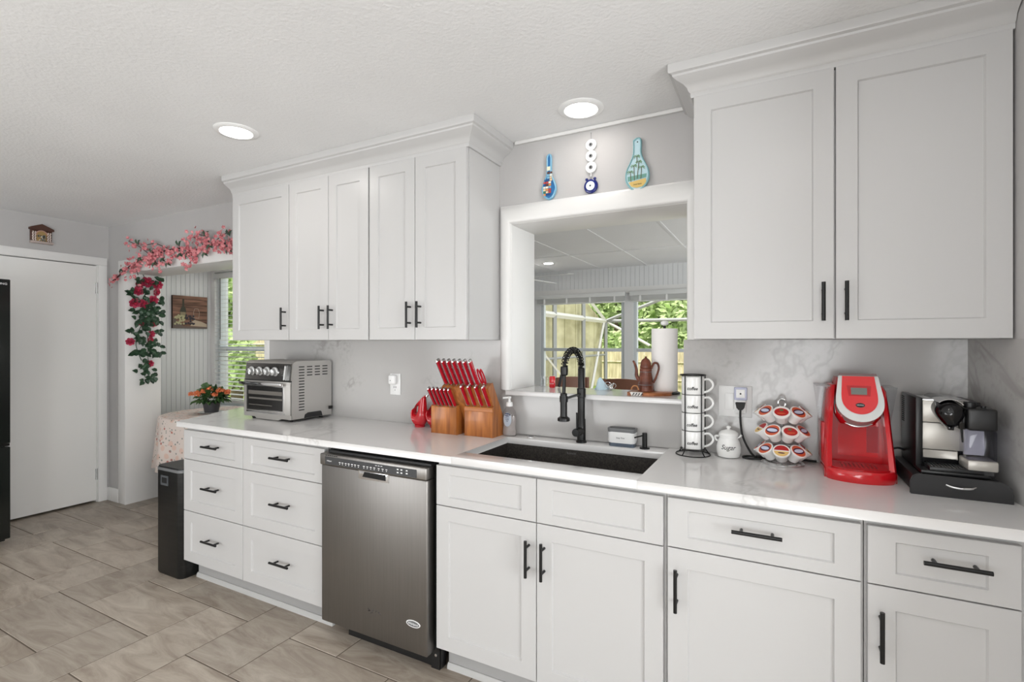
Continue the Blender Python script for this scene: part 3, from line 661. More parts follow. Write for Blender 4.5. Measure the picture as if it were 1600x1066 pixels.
mb = MB(); mb.loft([ringz(rrect(X0+.003, X1-.003, Y0+.003, Y1-.003, .018), .93), ringz(rrect(X0, X1, Y0, Y1, .02), .938), ringz(rrect(X0, X1, Y0, Y1, .02), .985), ringz(rrect(X0+.004, X1-.004, Y0+.004, Y1-.004, .017), .985), ringz(rrect(X0+.004, X1-.004, Y0+.004, Y1-.004, .017), .94)])
obj('box', mb, 'whitep', t)
mb = MB(); mb.loft([ringz(rrect(X0+.0035, X1-.0035, Y0+.0035, Y1-.0035, .017), .95), ringz(rrect(X0-.001, X1+.001, Y0-.001, Y1+.001, .02), .986), ringz(rrect(X0-.001, X1+.001, Y0-.001, Y1+.001, .02), .993), ringz(rrect(X0+.006, X1-.006, Y0+.006, Y1-.006, .015), .993), ringz(rrect(X0+.008, X1-.008, Y0+.008, Y1-.008, .013), .962)])
obj('insert', mb, 'greyp', t, 'grey plastic insert')
text('lettering', 'Soap Time', .0085, 'ink', t, (-.603, Y0-.0002, .953), shear=.2)
t = thing('soap_bottle', 'clear hand soap bottle with white pump under the ledge corner', 'bottle', (-1.155, 2.165, .914))
bx, by = -1.155, 2.162
prof = [(.034, 0), (.0375, .006), (.037, .03), (.034, .055), (.036, .08), (.037, .10), (.033, .118), (.022, .134), (.014, .141), (.0135, .146)]
obj('bottle', MB().lathe(prof, (bx, by, .914), 28, sy=.62), 'soap', t)
obj('liquid_soap', MB().lathe([(r*.93, z*.8+.003) for r, z in prof[:7]], (bx, by, .914), 28, sy=.6), 'water', t)
obj('pump', MB().lathe([(.016, .143), (.017, .148), (.0155, .162), (.007, .165), (.0055, .18), (.009, .182), (.0085, .19)], (bx, by, .914)).cyl((bx, by, 1.099), (bx-.028, by-.016, 1.097), .0045, n=8), 'whitep', t)
lab = mat('silver blue label', '#aeb9c6', .35)
def cling(parent, name, m, c, w, h, zc, R, pts=None, y=0):
    mb = MB(); n = 16; ring = [(w*math.cos(2*PI*i/n), h*math.sin(2*PI*i/n)) for i in range(n)] if pts is None else pts
    R2 = lambda a, z, k: (c[0]+(R+k)*math.sin(a/R), c[1]-((R+k)*math.cos(a/R))*.62-y, zc+z)
    vs = [R2(a, z, 0) for a, z in ring]+[R2(a, z, .0006) for a, z in ring]; n = len(ring)
    mb.add(vs, [tuple(range(n)), tuple(range(2*n-1, n-1, -1))]+[(i, (i+1) % n, n+(i+1) % n, n+i) for i in range(n)])
    return obj(name, mb, m, parent)
cling(t, 'label', lab, (bx, by), .022, .034, .995, .0375)
lb = cling(t, 'logo_patch', 'navy', (bx, by), .017, .0075, 1.018, .0378, y=.0006)
text('lettering', 'Softsoap', .0085, 'inkw', t, (bx, by-.0248, 1.018), width=.026)
for q in range(3): text('lettering', ('Hand Soap', 'Soothing', 'Aloe')[q], .0055, 'navy', t, (bx, by-.0245, 1.004-.008*q))
# ------------------------------------------------------------------ dishwasher
t = thing('dishwasher', 'stainless steel built-in dishwasher between the drawers and the sink cabinet', 'dishwasher', (-1.56, 1.9, 0))
a, b, yf = -1.868, -1.258, 1.645
obj('tub', MB().box(a+.006, b-.004, 1.70, 2.19, .09, .87), 'dark', t)
obj('door', MB().box(a, b-.003, yf+.004, 1.70, .083, .805), 'steel', t, bevel=.006, seg=3)
mb = MB().box(a-.001, b-.002, yf-.004, 1.70, .806, .857); obj('control_housing', mb, 'steelh', t, bevel=.005, seg=3)
pn = obj('control_panel', MB().box(a+.035, b-.05, yf-.006, yf, .812, .846), 'panel', t)
mb = MB(); random.seed(5)
xs = a+.07
text('lettering', 'Whirlpool', .009, 'inkw', pn, (a+.062, yf-.0062, .828), width=.03)
for k, x in enumerate([-1.745, -1.728, -1.708, -1.69, -1.67, -1.652, -1.632, -1.60, -1.58, -1.56, -1.54, -1.515, -1.493, -1.472]):
    mb.box(x, x+.010, yf-.0066, yf-.006, .826, .829).box(x+.003, x+.007, yf-.0066, yf-.006, .819, .822)
for k, (x, z) in enumerate([(-1.41, .834), (-1.39, .834), (-1.41, .821), (-1.39, .821), (-1.362, .834), (-1.362, .822)]): mb.box(x, x+.009, yf-.0066, yf-.006, z, z+.005)
for x in (-1.53, -1.515, -1.50): mb.box(x, x+.010, yf-.0066, yf-.006, .838, .84)
obj('button_marks', mb, 'inkw', pn)
mb = MB()
for k in range(6): mb.box(a+.036+k*.013, a+.046+k*.013, yf-.0046, yf-.003, .850, .8535)
obj('vent_slots', mb, 'dark', t)
mb = MB().loft([[(-1.635, yf+.003, .804), (-1.462, yf+.003, .804), (-1.462, yf+.003, .768), (-1.635, yf+.003, .768)], [(-1.622, yf+.0025, .802), (-1.475, yf+.0025, .802), (-1.475, yf+.0025, .772), (-1.622, yf+.0025, .772)]])
obj('handle_pocket', mb, 'chrome', t, 'bright recessed grip')
obj('pocket_shadow_gap', MB().prism([(-1.600, .801), (-1.479, .801), (-1.479, .776), (-1.612, .7785)], 'y', yf+.002, yf+.0026), 'dark', t)
bdg = obj('badge', MB().prism(circ(-1.331, .205, .036, 28, .0145), 'y', yf+.002, yf+.004), 'inkw', t, 'oval badge')
obj('badge_face', MB().prism(circ(-1.331, .205, .032, 28, .0115), 'y', yf+.0016, yf+.002), 'greyp', bdg)
text('lettering', 'Whirlpool', .013, 'inkw', bdg, (-1.331, yf+.0014, .205), width=.052)
sm = mat('dark smudge', '#4b4643', .7); mb = MB(); random.seed(11)
for q in range(16):
    x = -1.556+random.gauss(0, .014); z = .199+random.gauss(0, .007); r = random.uniform(.001, .004)
    mb.prism(circ(x, z, r*1.5, 7, r), 'y', yf+.0032, yf+.0042)
obj('worn_print', mb, sm, t)
obj('kick_plate', MB().box(a+.10, b+.018, 1.72, 1.74, .006, .09), 'blackp', t); obj('side_foot', MB().box(b-.03, b+.012, 1.715, 1.76, .0, .105), 'blackp', t)
obj('kick_screw', MB().cyl((b-.005, 1.715, .06), (b-.005, 1.711, .06), .006, n=10), 'chrome', t)
obj('top_strip', MB().box(a+.02, b, 1.672, 1.70, .858, .868), 'blackp', t)
# ------------------------------------------------------------------ refrigerator
t = thing('refrigerator', 'black refrigerator at the left edge in front of the white door', 'refrigerator', (-4.8, 1.0, 0))
obj('cabinet', MB().box(-5.12, -4.60, .55, 1.405, .03, 1.77), 'blackp', t, bevel=.004)
gb = noisy('black stainless', '#151716', '#1c1f1d', 3, .18, 0)
d = obj('door', MB().box(-4.597, -4.53, .55, 1.41, .695, 1.787), gb, t, bevel=.006, seg=3)
text('lettering', 'SAMSUNG', .019, 'inkw', d, (-4.5295, 1.345, 1.755), right=(0, 1, 0), width=.095)
d2 = obj('freezer_drawer', MB().box(-4.597, -4.53, .55, 1.41, .06, .672), gb, t, bevel=.006, seg=3)
obj('handle_recess', MB().box(-4.597, -4.545, .55, 1.41, .675, .693), 'chrome', t, 'bright strip between doors')
obj('foot', MB().box(-5.0, -4.62, .6, 1.38, 0, .03), 'rub', t)
# ------------------------------------------------------------------ trash can
t = thing('trash_can', 'tall slim black pedal trash can beside the end of the base cabinets', 'trash can', (-3.17, 1.87, 0))
X0, X1, Y0, Y1 = -3.287, -3.030, 1.665, 2.06
tb = noisy('black brushed steel', '#1b1b1a', '#222221', 4, .35, .4, stretch=(1, 1, 20))
obj('body', MB().loft([ringz(rrect(X0+.004, X1-.002, Y0+.004, Y1, .035, 7), 0), ringz(rrect(X0, X1, Y0, Y1, .035, 7), .012), ringz(rrect(X0, X1, Y0, Y1, .035, 7), .612)]), tb, t, ang=50)
obj('rim', MB().loft([ringz(rrect(X0-.001, X1+.001, Y0-.001, Y1+.001, .036, 7), z) for z in (.612, .628)]), 'greyp', t, 'grey metal rim', ang=50)
obj('lid', MB().loft([ringz(rrect(X0+.003, X1-.003, Y0+.003, Y1-.003, .034, 7), z) for z in (.628, .637)]), 'blackp', t)
h = obj('grip_frame', MB().prism([(-3.225, .528), (-3.150, .528), (-3.150, .584), (-3.225, .584)], 'y', Y0-.003, Y0+.002), mat('dark grey grip', '#4c4f52', .4), t, bevel=.001)
obj('grip_hole', MB().box(-3.212, -3.162, Y0-.004, Y0-.003, .541, .573), 'dark', h)
# ------------------------------------------------------------------ wall plates
def plate(name, lab, cat, x0, x1, z0, z1):
    t = thing(name, lab, cat, ((x0+x1)/2, yb, (z0+z1)/2)); obj('cover_plate', MB().box(x0, x1, yb-.006, yb, z0, z1), 'whitep', t, bevel=.002); return t
t = plate('wall_outlet', 'white wall outlet with a round plug-in above the red pitchers', 'outlet', -1.960, -1.885, 1.070, 1.190)
obj('receptacle', MB().box(-1.942, -1.903, yb-.0075, yb-.006, 1.082, 1.178), 'whitep', t, bevel=.001)
mb = MB()
for x in (-1.9305, -1.9175): mb.box(x, x+.0035, yb-.008, yb-.0075, 1.108, 1.119)
mb.ball((-1.9225, yb-.0076, 1.097), .0028, .0008, .0028, 8); obj('slots', mb, 'dark', t)
t = thing('plug_in_device', 'small white round-cornered plug-in on the left wall outlet', 'plug', (-1.928, yb-.008, 1.155))
obj('housing', MB().box(-1.953, -1.903, yb-.034, yb-.008, 1.130, 1.184), 'whitep', t, bevel=.010, seg=4); obj('sensor', MB().ball((-1.934, yb-.034, 1.152), .003, .0008, .003, 8), 'dark', t)
t = plate('light_switch', 'white double wall plate with rocker switch beside the mug rack', 'light switch', -.214, -.090, 1.068, 1.192)
obj('rocker', MB().box(-.190, -.157, yb-.010, yb-.006, 1.097, 1.163), 'whitep', t, bevel=.002); obj('receptacle', MB().box(-.147, -.114, yb-.0075, yb-.006, 1.085, 1.175), 'whitep', t)
t = thing('smart_plug', 'square white smart plug on the wall plate, cord plugged below', 'plug', (-.13, yb-.008, 1.14))
obj('housing', MB().box(-.150, -.110, yb-.030, yb-.008, 1.085, 1.182), 'whitep', t, bevel=.004)
obj('bezel', MB().box(-.154, -.106, yb-.036, yb-.028, 1.138, 1.190), mat('pale violet plastic', '#b9bcd2', .3), t, 'pale violet square bezel', bevel=.006, seg=3)
obj('face', MB().box(-.146, -.114, yb-.0375, yb-.036, 1.148, 1.181), 'whitep', t, bevel=.0007); obj('button', MB().ball((-.130, yb-.0376, 1.164), .0035, .001, .0035, 10), 'dark', t)
t = thing('power_cord', 'black power cord from the wall plate looping behind the pod carousel', 'cord', (-.13, 2.19, 1.12))
obj('plug', MB().prism([(-.146, 1.128), (-.114, 1.128), (-.118, 1.110), (-.124, 1.103), (-.136, 1.103), (-.142, 1.110)], 'y', yb-.052, yb-.031), 'rub', t, bevel=.002)
obj('cable', MB().tube(spline([(-.13, 2.184, 1.108), (-.13, 2.180, 1.06), (-.122, 2.178, 1.0), (-.10, 2.175, .95), (-.08, 2.175, .924), (-.068, 2.192, .919), (-.045, 2.212, .919), (.05, 2.2205, .919), (.13, 2.212, .919)], 6), .0040, 8), 'rub', t)
obj('cable_loop', MB().tube(spline([(-.06, 2.165, .9195), (-.085, 2.192, .9195), (-.115, 2.185, .9195), (-.118, 2.160, .9195), (-.09, 2.150, .9195), (-.055, 2.150, .924), (-.045, 2.170, .927), (-.075, 2.172, .928)], 5), .0036, 8), 'rub', t)
# ------------------------------------------------------------------ toaster oven
t = thing('toaster_oven', 'stainless steel air fryer toaster oven at the left end of the counter', 'toaster oven', (-2.632, 2.070, .914), math.radians(-1.2))
def toaster(t):
    x0, x1, y0, y1, z0, z1 = -.214, .214, -.135, .140, .018, .343
    O = lambda nm, mb, m, p=t, **k: obj(nm, mb, m, p, world=False, **k)
    prof = [(y0, z0), (y1, z0), (y1, z1-.012), (y1-.012, z1), (y0+.03, z1), (y0+.012, z1-.01), (y0+.002, .235), (y0, .225)]
    O('body', MB().prism(prof, 'x', x0, x1), 'steelt', bevel=.003)
    O('control_panel', MB().prism([(y0-.004, .232), (y0+.009, z1-.012), (y0+.016, z1-.012), (y0+.006, .232)], 'x', x0+.004, x1-.014), mat('smoked steel', '#5a5856', .25, .8), bevel=.0015)
    for k, x in enumerate((-.145, -.072, -.002, .068)):
        q = MB(); R = Matrix.Translation((x, y0+.002, .285)) @ Matrix.Rotation(PI/2+.13, 4, 'X')
        q.lathe([(.0265, 0), (.0265, .006), (.022, .009), (.0195, .010), (.0185, .026), (.015, .028)], (0, 0, 0), 24, M4=R)
        kn = O('control_knob', q, 'silver'); q = MB(); q.box(-.003, .003, -.017, .017, .026, .033); q.v = [tuple(R @ (Matrix.Rotation((.2, -.2, .5, .0)[k], 4, 'Z') @ Vector(v))) for v in q.v]
        O('knob_ridge', q, 'chrome', kn)
    O('lever', MB().cyl((.118, y0-.002, .282), (.122, y0-.02, .282), .005), 'chrome'); O('side_trim', MB().prism([(y0-.008, .240), (y0+.002, .318), (y0+.02, .318), (y0+.02, .240)], 'x', .150, .168), 'silver', bevel=.003)
    d = O('door', MB().box(x0+.002, x1-.004, y0-.010, y0-.001, .040, .228), 'steelt', bevel=.002)
    O('door_shadow_line', MB().box(x0, x1-.002, y0-.004, y0+.002, .2285, .2345), 'dark')
    O('cavity', MB().box(x0+.040, x1-.064, y0-.0115, y0-.010, .060, .196), mat('oven cavity', '#1f1e1d', .15), d)
    O('racks', MB().box(x0+.055, x1-.070, y0-.0125, y0-.0115, .120, .130).box(x0+.055, x1-.16, y0-.0125, y0-.0115, .084, .088).box(x0+.05, x1-.07, y0-.0125, y0-.0115, .148, .170), mat('dim rack', '#77736d', .4, .5), d)
    mb = MB().box(x0+.033, x0+.040, y0-.0125, y0-.010, .054, .200).box(x1-.064, x1-.057, y0-.0125, y0-.010, .054, .200).box(x0+.04, x1-.064, y0-.0125, y0-.010, .054, .060).box(x0+.04, x1-.064, y0-.0125, y0-.010, .196, .200)
    O('glass_frame', mb, 'chrome', d)
    h = O('door_handle', MB().box(x0-.004, x1-.045, y0-.040, y0-.024, .204, .222), 'chrome', d, bevel=.004)
    O('crumb_rail', MB().box(x0+.03, x1-.05, y0-.012, y0-.001, .040, .050), 'chrome', d)
    O('lower_skirt', MB().prism([(x0, .016), (x0+.10, .016), (x0+.12, .006), (x1-.11, .006), (x1-.09, .016), (x1, .016), (x1, .038), (x0, .038)], 'y', y0-.006, y0+.004), 'steelt', bevel=.001)
    mb = MB()
    for k in range(16): mb.box(x1-.0005, x1+.0008, y0+.045, y0+.082, .310-k*.0165, .3155-k*.0165)
    for c in range(3):
        for k in range(4): mb.box(x1-.0005, x1+.0008, y0+.100+c*.055, y0+.137+c*.055, .310-k*.0165, .3155-k*.0165)
    O('vent_slots', mb, 'dark'); O('side_cutout', MB().prism([(-.055, z0-.002), (.075, z0-.002), (.068, .040), (.06, .046), (-.03, .046), (-.05, .036)], 'x', x1-.002, x1+.0012), 'blackp')
    for x in (x0+.06, x1-.03):
        for y in (y0+.02, y1-.05): O('foot', MB().lathe([(.010, 0), (.014, .018)], (x, y, 0), 14), 'rub')
    O('cord_stub', MB().box(x1-.03, x1+.012, y1-.02, y1+.002, .05, .068), 'rub')
toaster(t)
# ------------------------------------------------------------------ red pitchers
def pitcher(x, y, lab):
    t = thing('ceramic_pitcher', lab, 'pitcher', (x, y, .914), 0, 'red ceramic cruets beside the knife blocks')
    # teardrop outline with a hole, thickened front to back
    n = 40; out = []; inn = []
    for k in range(n):
        a = 2*PI*k/n; s, c = math.sin(a), math.cos(a); zz = .060+.060*s
        out.append([.047*c*(1-.20*max(0, s)), zz])
    for k, p in enumerate(out):
        s = math.sin(2*PI*k/n); c = math.cos(2*PI*k/n)
        if s < 0: p[0] = .047*math.copysign(abs(c)**.62, c)*(1+.12*s)
        if p[1] > .075: f = (p[1]-.075)/.045; p[0] = p[0]*(1-.62*f)+.034*f; p[1] += .040*f
    cx, cz = -.020, .083
    for k in range(n):
        a = 2*PI*k/n; r = (.0105, .022); x_, z_ = r[0]*math.cos(a), r[1]*math.sin(a); inn.append([cx+x_*math.cos(-.35)-z_*math.sin(-.35), cz+x_*math.sin(-.35)+z_*math.cos(-.35)])
    rings = []
    for k in range(n):
        o, i = Vector((out[k][0], 0, max(out[k][1], .001))), Vector((inn[k][0], 0, inn[k][1]))
        mid = (o+i)/2; h = (o-i)/2; th = .030*(1-.55*max(0, (mid.z-.05)/.1))*min(1, h.length/.016+.35); th = min(th, .028)
        rings.append([mid+h*math.cos(b)+Vector((0, th*math.sin(b), 0)) for b in [2*PI*j/12 for j in range(12)]])
    mb = MB().loft(rings+[rings[0]], caps=False)
    o = obj('body', mb, 'redc', t, world=False, ang=80); md = o.modifiers.new('s', 'SUBSURF'); md.levels = 1; md.render_levels = 2
    obj('foot_ring', MB().lathe([(.026, 0), (.028, .008), (.02, .012)], (0, 0, 0)), 'redc', t, world=False)
    obj('pour_spout', MB().tube([(.040, 0, .152), (.046, 0, .160), (.050, 0, .166)], [.007, .006, .004], 10), 'chrome', t, 'steel pour spout', world=False)
    return t
p1 = pitcher(-1.703, 2.165, 'glossy red ceramic pitcher with oval handle hole, fully visible left of knife blocks')
p1.scale = (1.1, 1.0, 1.08)
p2 = dup(p1, loc=(-1.612, 2.180, .914), label='glossy red ceramic pitcher partly hidden behind the left knife block')
# ------------------------------------------------------------------ knife blocks and knives
def block(x0, x1, lab, short=False):
    t = thing('knife_block', lab, 'knife block', ((x0+x1)/2, 2.13, .914))
    if short: prof = [(2.050, .914), (2.142, .914), (2.072, 1.060), (2.050, 1.047)]
    else: prof = [(2.063, .914), (2.219, .914), (2.118, 1.083), (2.063, 1.055)]
    obj('block', MB().prism(prof, 'x', x0, x1), 'wood', t, bevel=.002)
    if not short: obj('upper_block', MB().prism([(2.152, .914), (2.219, .914), (2.063, 1.176), (2.022, 1.150), (2.078, 1.0555)], 'x', -1.455, x1-.001), 'wood', t, bevel=.002)
    if short: return t
    obj('front_lip', MB().prism([(2.061, 1.036), (2.0635, 1.034), (2.066, 1.0575), (2.063, 1.057), (2.060, 1.052)], 'x', x0-.0005, x1+.0005), mat('paler wood', '#a9662f', .35), t)
    return t
block(-1.540, -1.388, 'low wooden steak knife block, left of the taller knife block', True); block(-1.349, -1.192, 'tall slanted wooden knife block next to the clear soap bottle')
def knife(name, lab, cat, k, grp, S=1.0):
    t = thing(name, lab, cat, (0, 0, 0), 0, grp)      # local z runs up the handle
    w, th, Lh = .0142*k, .0078*k, .108*S
    mb = MB()
    rs = []
    for z, s in ((.008, .8), (.02, 1), (.05, 1.0), (.08, 1.05), (.108, 1.12)):
        rs.append([(th*math.cos(a), w*s*math.sin(a)+.0016*(z/.1)**2, z*S) for a in [2*PI*j/14 for j in range(14)]])
    obj('handle', mb.loft(rs), 'redk', t, world=False, ang=50)
    obj('tang', MB().box(-.0012, .0012, -w*1.17, w*1.2, .008*S, Lh), 'knife', t, world=False)
    obj('bolster', MB().loft([[(s*.004*k, q*.0085*k, z*k) for s, q in ((-1, -1), (1, -1), (1, 1), (-1, 1))] for z in (-.004, .012)]), 'knife', t, world=False, bevel=.001)
    obj('end_cap', MB().ball((0, .002, Lh+.0015*k), th*1.02, w*1.15, .008*k, 12), 'knife', t, world=False)
    mb = MB()
    for z in (.03, .055, .08):
        mb.cyl((-th-.0004, 0, z*S), (th+.0004, 0, z*S), .0018, n=8)
    obj('rivets', mb, 'knife', t, world=False)
    return t
TILT = math.atan2(.058, .088)
kn = knife('steak_knife', 'x', 'knife', .80, 'small steak knives in the low block', .98)
ordn = ['leftmost', 'second from left', 'third from left', 'fourth from left', 'fifth from left', 'rightmost']
for i in range(6):
    o = kn if i == 0 else dup(kn)
    o.location = (-1.522+i*.0240, 2.061, 1.052); o.rotation_euler = (TILT, 0, 0); o['label'] = '%s of the six small red-handled knives in the low block' % ordn[i]
kb = knife('kitchen_knife', 'x', 'knife', 1.0, 'tall knives in the top row of the tall block', 1.32)
NQ = ['leftmost', 'second from left', 'third from left', 'middle', 'third from right', 'second from right', 'rightmost']
ups = [(-1.437+i*.0302, '%s of the seven tall red-handled knives in the top row' % NQ[i]) for i in range(7)]
for i, (x, lb) in enumerate(ups):
    o = kb if i == 0 else dup(kb); o.location = (x, 2.040, 1.160); o.rotation_euler = (TILT, 0, 0); o['label'] = lb
lw = [(-1.333, 'leftmost of four red-handled knives in the front row of the tall block'), (-1.294, 'second from left of four red-handled knives in the tall block front row'), (-1.254, 'third from left of four red-handled knives in the tall block front row'), (-1.214, 'rightmost of four red-handled knives in the front row of the tall block')]
for i, (x, lb) in enumerate(lw):
    o = dup(kb); o.location = (x, 2.075, 1.060); o.rotation_euler = (TILT, 0, 0); o.scale = (.92, .92, .84); o['label'] = lb; o['group'] = 'medium knives in the front row of the tall block'
t = thing('kitchen_scissors', 'red-handled kitchen scissors upright at the top right of the tall knife block', 'scissors', (-1.222, 2.042, 1.157)); t.rotation_euler = (TILT, 0, 0)
for s in (-1, 1):
    obj('handle', MB().tube([(s*.0085+.0065*math.cos(a), .002, (.060+.042*math.sin(a))) for a in [2*PI*k/20 for k in range(20)]], .0036, 8, closed=True), 'redk', t, world=False)
obj('blades', MB().box(-.006, .006, -.001, .003, -.004, .024), 'knife', t, world=False)

# ------------------------------------------------------------------ mug rack and mugs
rx, ry = -.304, 2.150
t = thing('mug_rack', 'black wire rack holding the stacked coffee mugs', 'rack', (rx, ry, .914))
def ring(mb, cx, cy, z, r, tr=.0022, n=40): mb.tube([(cx+r*math.cos(2*PI*k/n), cy+r*math.sin(2*PI*k/n), z) for k in range(n)], tr, 6, closed=True)
mb = MB(); ring(mb, rx, ry, .9165, .066); obj('base_ring', mb, 'black', t)
mb = MB(); ring(mb, rx, ry, .937, .0485); obj('middle_ring', mb, 'black', t)
mb = MB(); ring(mb, rx, ry, 1.236, .0485, .0026); obj('top_ring', mb, 'black', t)
for a in (-120, -40, 26, 154):
    a = math.radians(a); c, s_ = math.cos(a), math.sin(a)
    pts = [(rx+c*.066, ry+s_*.066, .9165), (rx+c*.060, ry+s_*.060, .922), (rx+c*.0495, ry+s_*.0495, .937), (rx+c*.0485, ry+s_*.0485, .96), (rx+c*.0485, ry+s_*.0485, 1.236)]
    obj('upright', MB().tube(pts, .0024, 8), 'black', t)
obj('floor_wire', MB().cyl((rx-.048, ry, .937), (rx+.048, ry, .937), .002, n=6), 'black', t)
def mug():
    t = thing('coffee_mug', 'x', 'mug', (rx, ry, 0), 0, 'white lettered mugs in the wire rack')
    H_ = .0725
    prof = [(.030, 0), (.0415, .002), (.0440, .006), (.0440, H_-.004), (.0430, H_-.001), (.0415, H_-.001), (.0405, H_-.004), (.0405, .008), (.001, .006)]
    obj('cup', MB().lathe(prof, (0, 0, 0), 36), 'white', t, world=False, ang=40)
    obj('handle', MB().tube(spline([(.042, 0, .060), (.060, 0, .0625), (.073, 0, .050), (.075, 0, .034), (.062, 0, .018), (.042, 0, .009)], 6), [.0045]*31, 10), 'white', t, world=False)
    text('lettering', 'coffee', .018, 'ink', t, (0, -.0442, .026), right=(1, 0, 0), bend=.0442, shear=.2, width=.041, bold=.025, world=False)
    return t
mg = mug()
for k, lb in enumerate(('bottom mug of the four stacked white mugs in the black rack', 'second mug from the bottom of the white stack in the rack', 'second mug from the top of the white stack in the rack', 'top mug of the four stacked white mugs in the black rack')):
    m = mg if k == 0 else dup(mg); m.location = (rx, ry, .9395+k*.0727); m.rotation_euler = (0, 0, math.radians((5, 2, 6, 5)[k])); m['label'] = lb
# the uprights stand just outside the cups
# ------------------------------------------------------------------ sugar jar
t = thing('sugar_jar', 'small white ceramic jar with lid, spoon and the word Sugar', 'jar', (-.172, 2.168, .914))
jx, jy = -.172, 2.168
obj('jar', MB().lathe([(.030, 0), (.040, .004), (.0455, .022), (.0455, .042), (.040, .064), (.034, .076), (.036, .084), (.037, .088)], (jx, jy, .914), 36), 'white', t)
obj('lid', MB().lathe([(.0375, .0885), (.036, .096), (.026, .104), (.012, .108), (.006, .110), (.006, .113), (.0095, .117), (.0085, .122), (.003, .124)], (jx, jy, .914), 36), 'white', t)
obj('ear', MB().tube(spline([(jx-.036, jy, .994), (jx-.050, jy, .992), (jx-.048, jy, .980), (jx-.040, jy, .976)], 4), .0042, 8), 'white', t)
obj('spoon_handle', MB().tube([(jx+.028, jy-.004, .988), (jx+.042, jy-.012, 1.000), (jx+.047, jy-.014, 1.006)], [.003, .003, .0045], 8), 'white', t, 'white spoon tip')
text('lettering', 'Sugar', .026, 'ink', t, (jx+.001, jy-.0460, .958), bend=.0458, shear=.35, width=.056, bold=.006)
# ------------------------------------------------------------------ pod carousel and pods
cx, cy = .015, 2.140
t = thing('pod_carousel', 'chrome wire carousel holding three tiers of coffee pods', 'carousel', (cx, cy, .914))
obj('base', MB().lathe([(.070, 0), (.073, .003), (.073, .007), (.066, .011), (.02, .013)], (cx, cy, .914), 40), 'chrome', t)
obj('post', MB().cyl((cx, cy, .92), (cx, cy, 1.125), .005), 'chrome', t)
obj('top_loop', MB().tube([(cx+.012*math.cos(a), cy, 1.140+.016*math.sin(a)) for a in [2*PI*k/20 for k in range(20)]], .0042, 8, closed=True), 'chrome', t)
TI = [(.972, 0), (1.043, 22.5), (1.112, 0)]
for z, off in TI:
    mb = MB(); ring(mb, cx, cy, z-.030, .040, .0018); ring(mb, cx, cy, z+.004, .050, .0018)
    obj('tier_ring', mb, 'chrome', t)
def pod():
    t = thing('coffee_pod', 'x', 'coffee pod', (0, 0, 0), 0, 'single-serve pods on the carousel')     # local z out of the lid
    obj('cup', MB().lathe([(.0165, -.040), (.0185, -.037), (.0215, -.014), (.0228, -.012), (.0240, -.004), (.0258, -.003), (.0258, 0)], (0, 0, 0), 28), 'white', t, world=False, ang=30)
    return t
pw, por, pre, pye, ppu, pbl = [mat(*a) for a in (('foil white', '#efe9e4', .4), ('foil orange', '#cf5a36', .4), ('foil red', '#b3201f', .4), ('foil cream', '#e2bd72', .4), ('foil plum', '#4c2140', .4), ('foil pale blue', '#cdd6ea', .4))]
def lid(t, kind):
    D = lambda nm, r, z, m, p, ryf=1, cy_=0, a0=0, a1=2*PI: obj(nm, MB().prism(circ(0, cy_, r, 24, r*ryf, a0, a1), 'z', z, z+.0004), m, p, world=False)
    l = D('foil_lid', .0245, .0001, pw if kind != 'C' else pw, t)
    if kind == 'A':
        D('printed_ring', .0215, .0005, por, l); D('printed_oval', .0195, .0009, ppu, l, .62); D('printed_badge', .0165, .0013, pbl, l, .42)
    elif kind == 'B':
        D('printed_disc', .0205, .0005, pre, l, .8); D('printed_leaf', .006, .0009, mat('foil green', '#5c7046', .4), l, .7, .008); D('printed_band', .013, .0009, por, l, .25, -.006)
    else:
        D('printed_half', .0215, .0005, pre, l, 1, 0, .1, PI-.1); D('printed_half', .0215, .0005, pye, l, 1, 0, PI+.1, 2*PI-.1); D('printed_band', .010, .0009, ppu, l, .22, -.009)
    return t
protos = {}
names = {2: 'top', 1: 'middle', 0: 'bottom'}; 
kinds = {2: 'CABABC', 1: 'CABAC', 0: 'AACAC'}
kinds = {2: [(-92, 'C'), (-47, 'A'), (-2, 'B'), (43, 'A'), (88, 'C')], 1: [(-70, 'C'), (-25, 'A'), (20, 'B'), (65, 'A')], 0: [(-92, 'A'), (-47, 'A'), (-2, 'C'), (43, 'A'), (88, 'C')]}
lidn = {'A': 'orange-ringed', 'B': 'red', 'C': 'red and yellow'}
posn = {5: ['far left', 'left', 'centre', 'right', 'far right'], 4: ['far left', 'centre-left', 'centre-right', 'far right']}
for ti in (2, 1, 0):
    ks = kinds[ti]
    for q, (a, k) in enumerate(ks):
        if k not in protos: o = protos[k] = lid(pod(), k)
        else: o = dup(protos[k])
        th = math.radians(a-90); d = Vector((math.cos(th)*.66, math.sin(th)*.66, .75)).normalized(); o.scale = (1.12, 1.12, 1.12)
        o.location = (cx+math.cos(th)*.076, cy+math.sin(th)*.076, TI[ti][0]+.004); 
        rt = Vector((-math.sin(th), math.cos(th), 0)); up = d.cross(rt); o.rotation_euler = Matrix((rt, up, d)).transposed().to_euler()
        o['label'] = 'coffee pod with %s lid at the %s of the %s carousel tier' % (lidn[k], posn[len(ks)][q], names[ti])
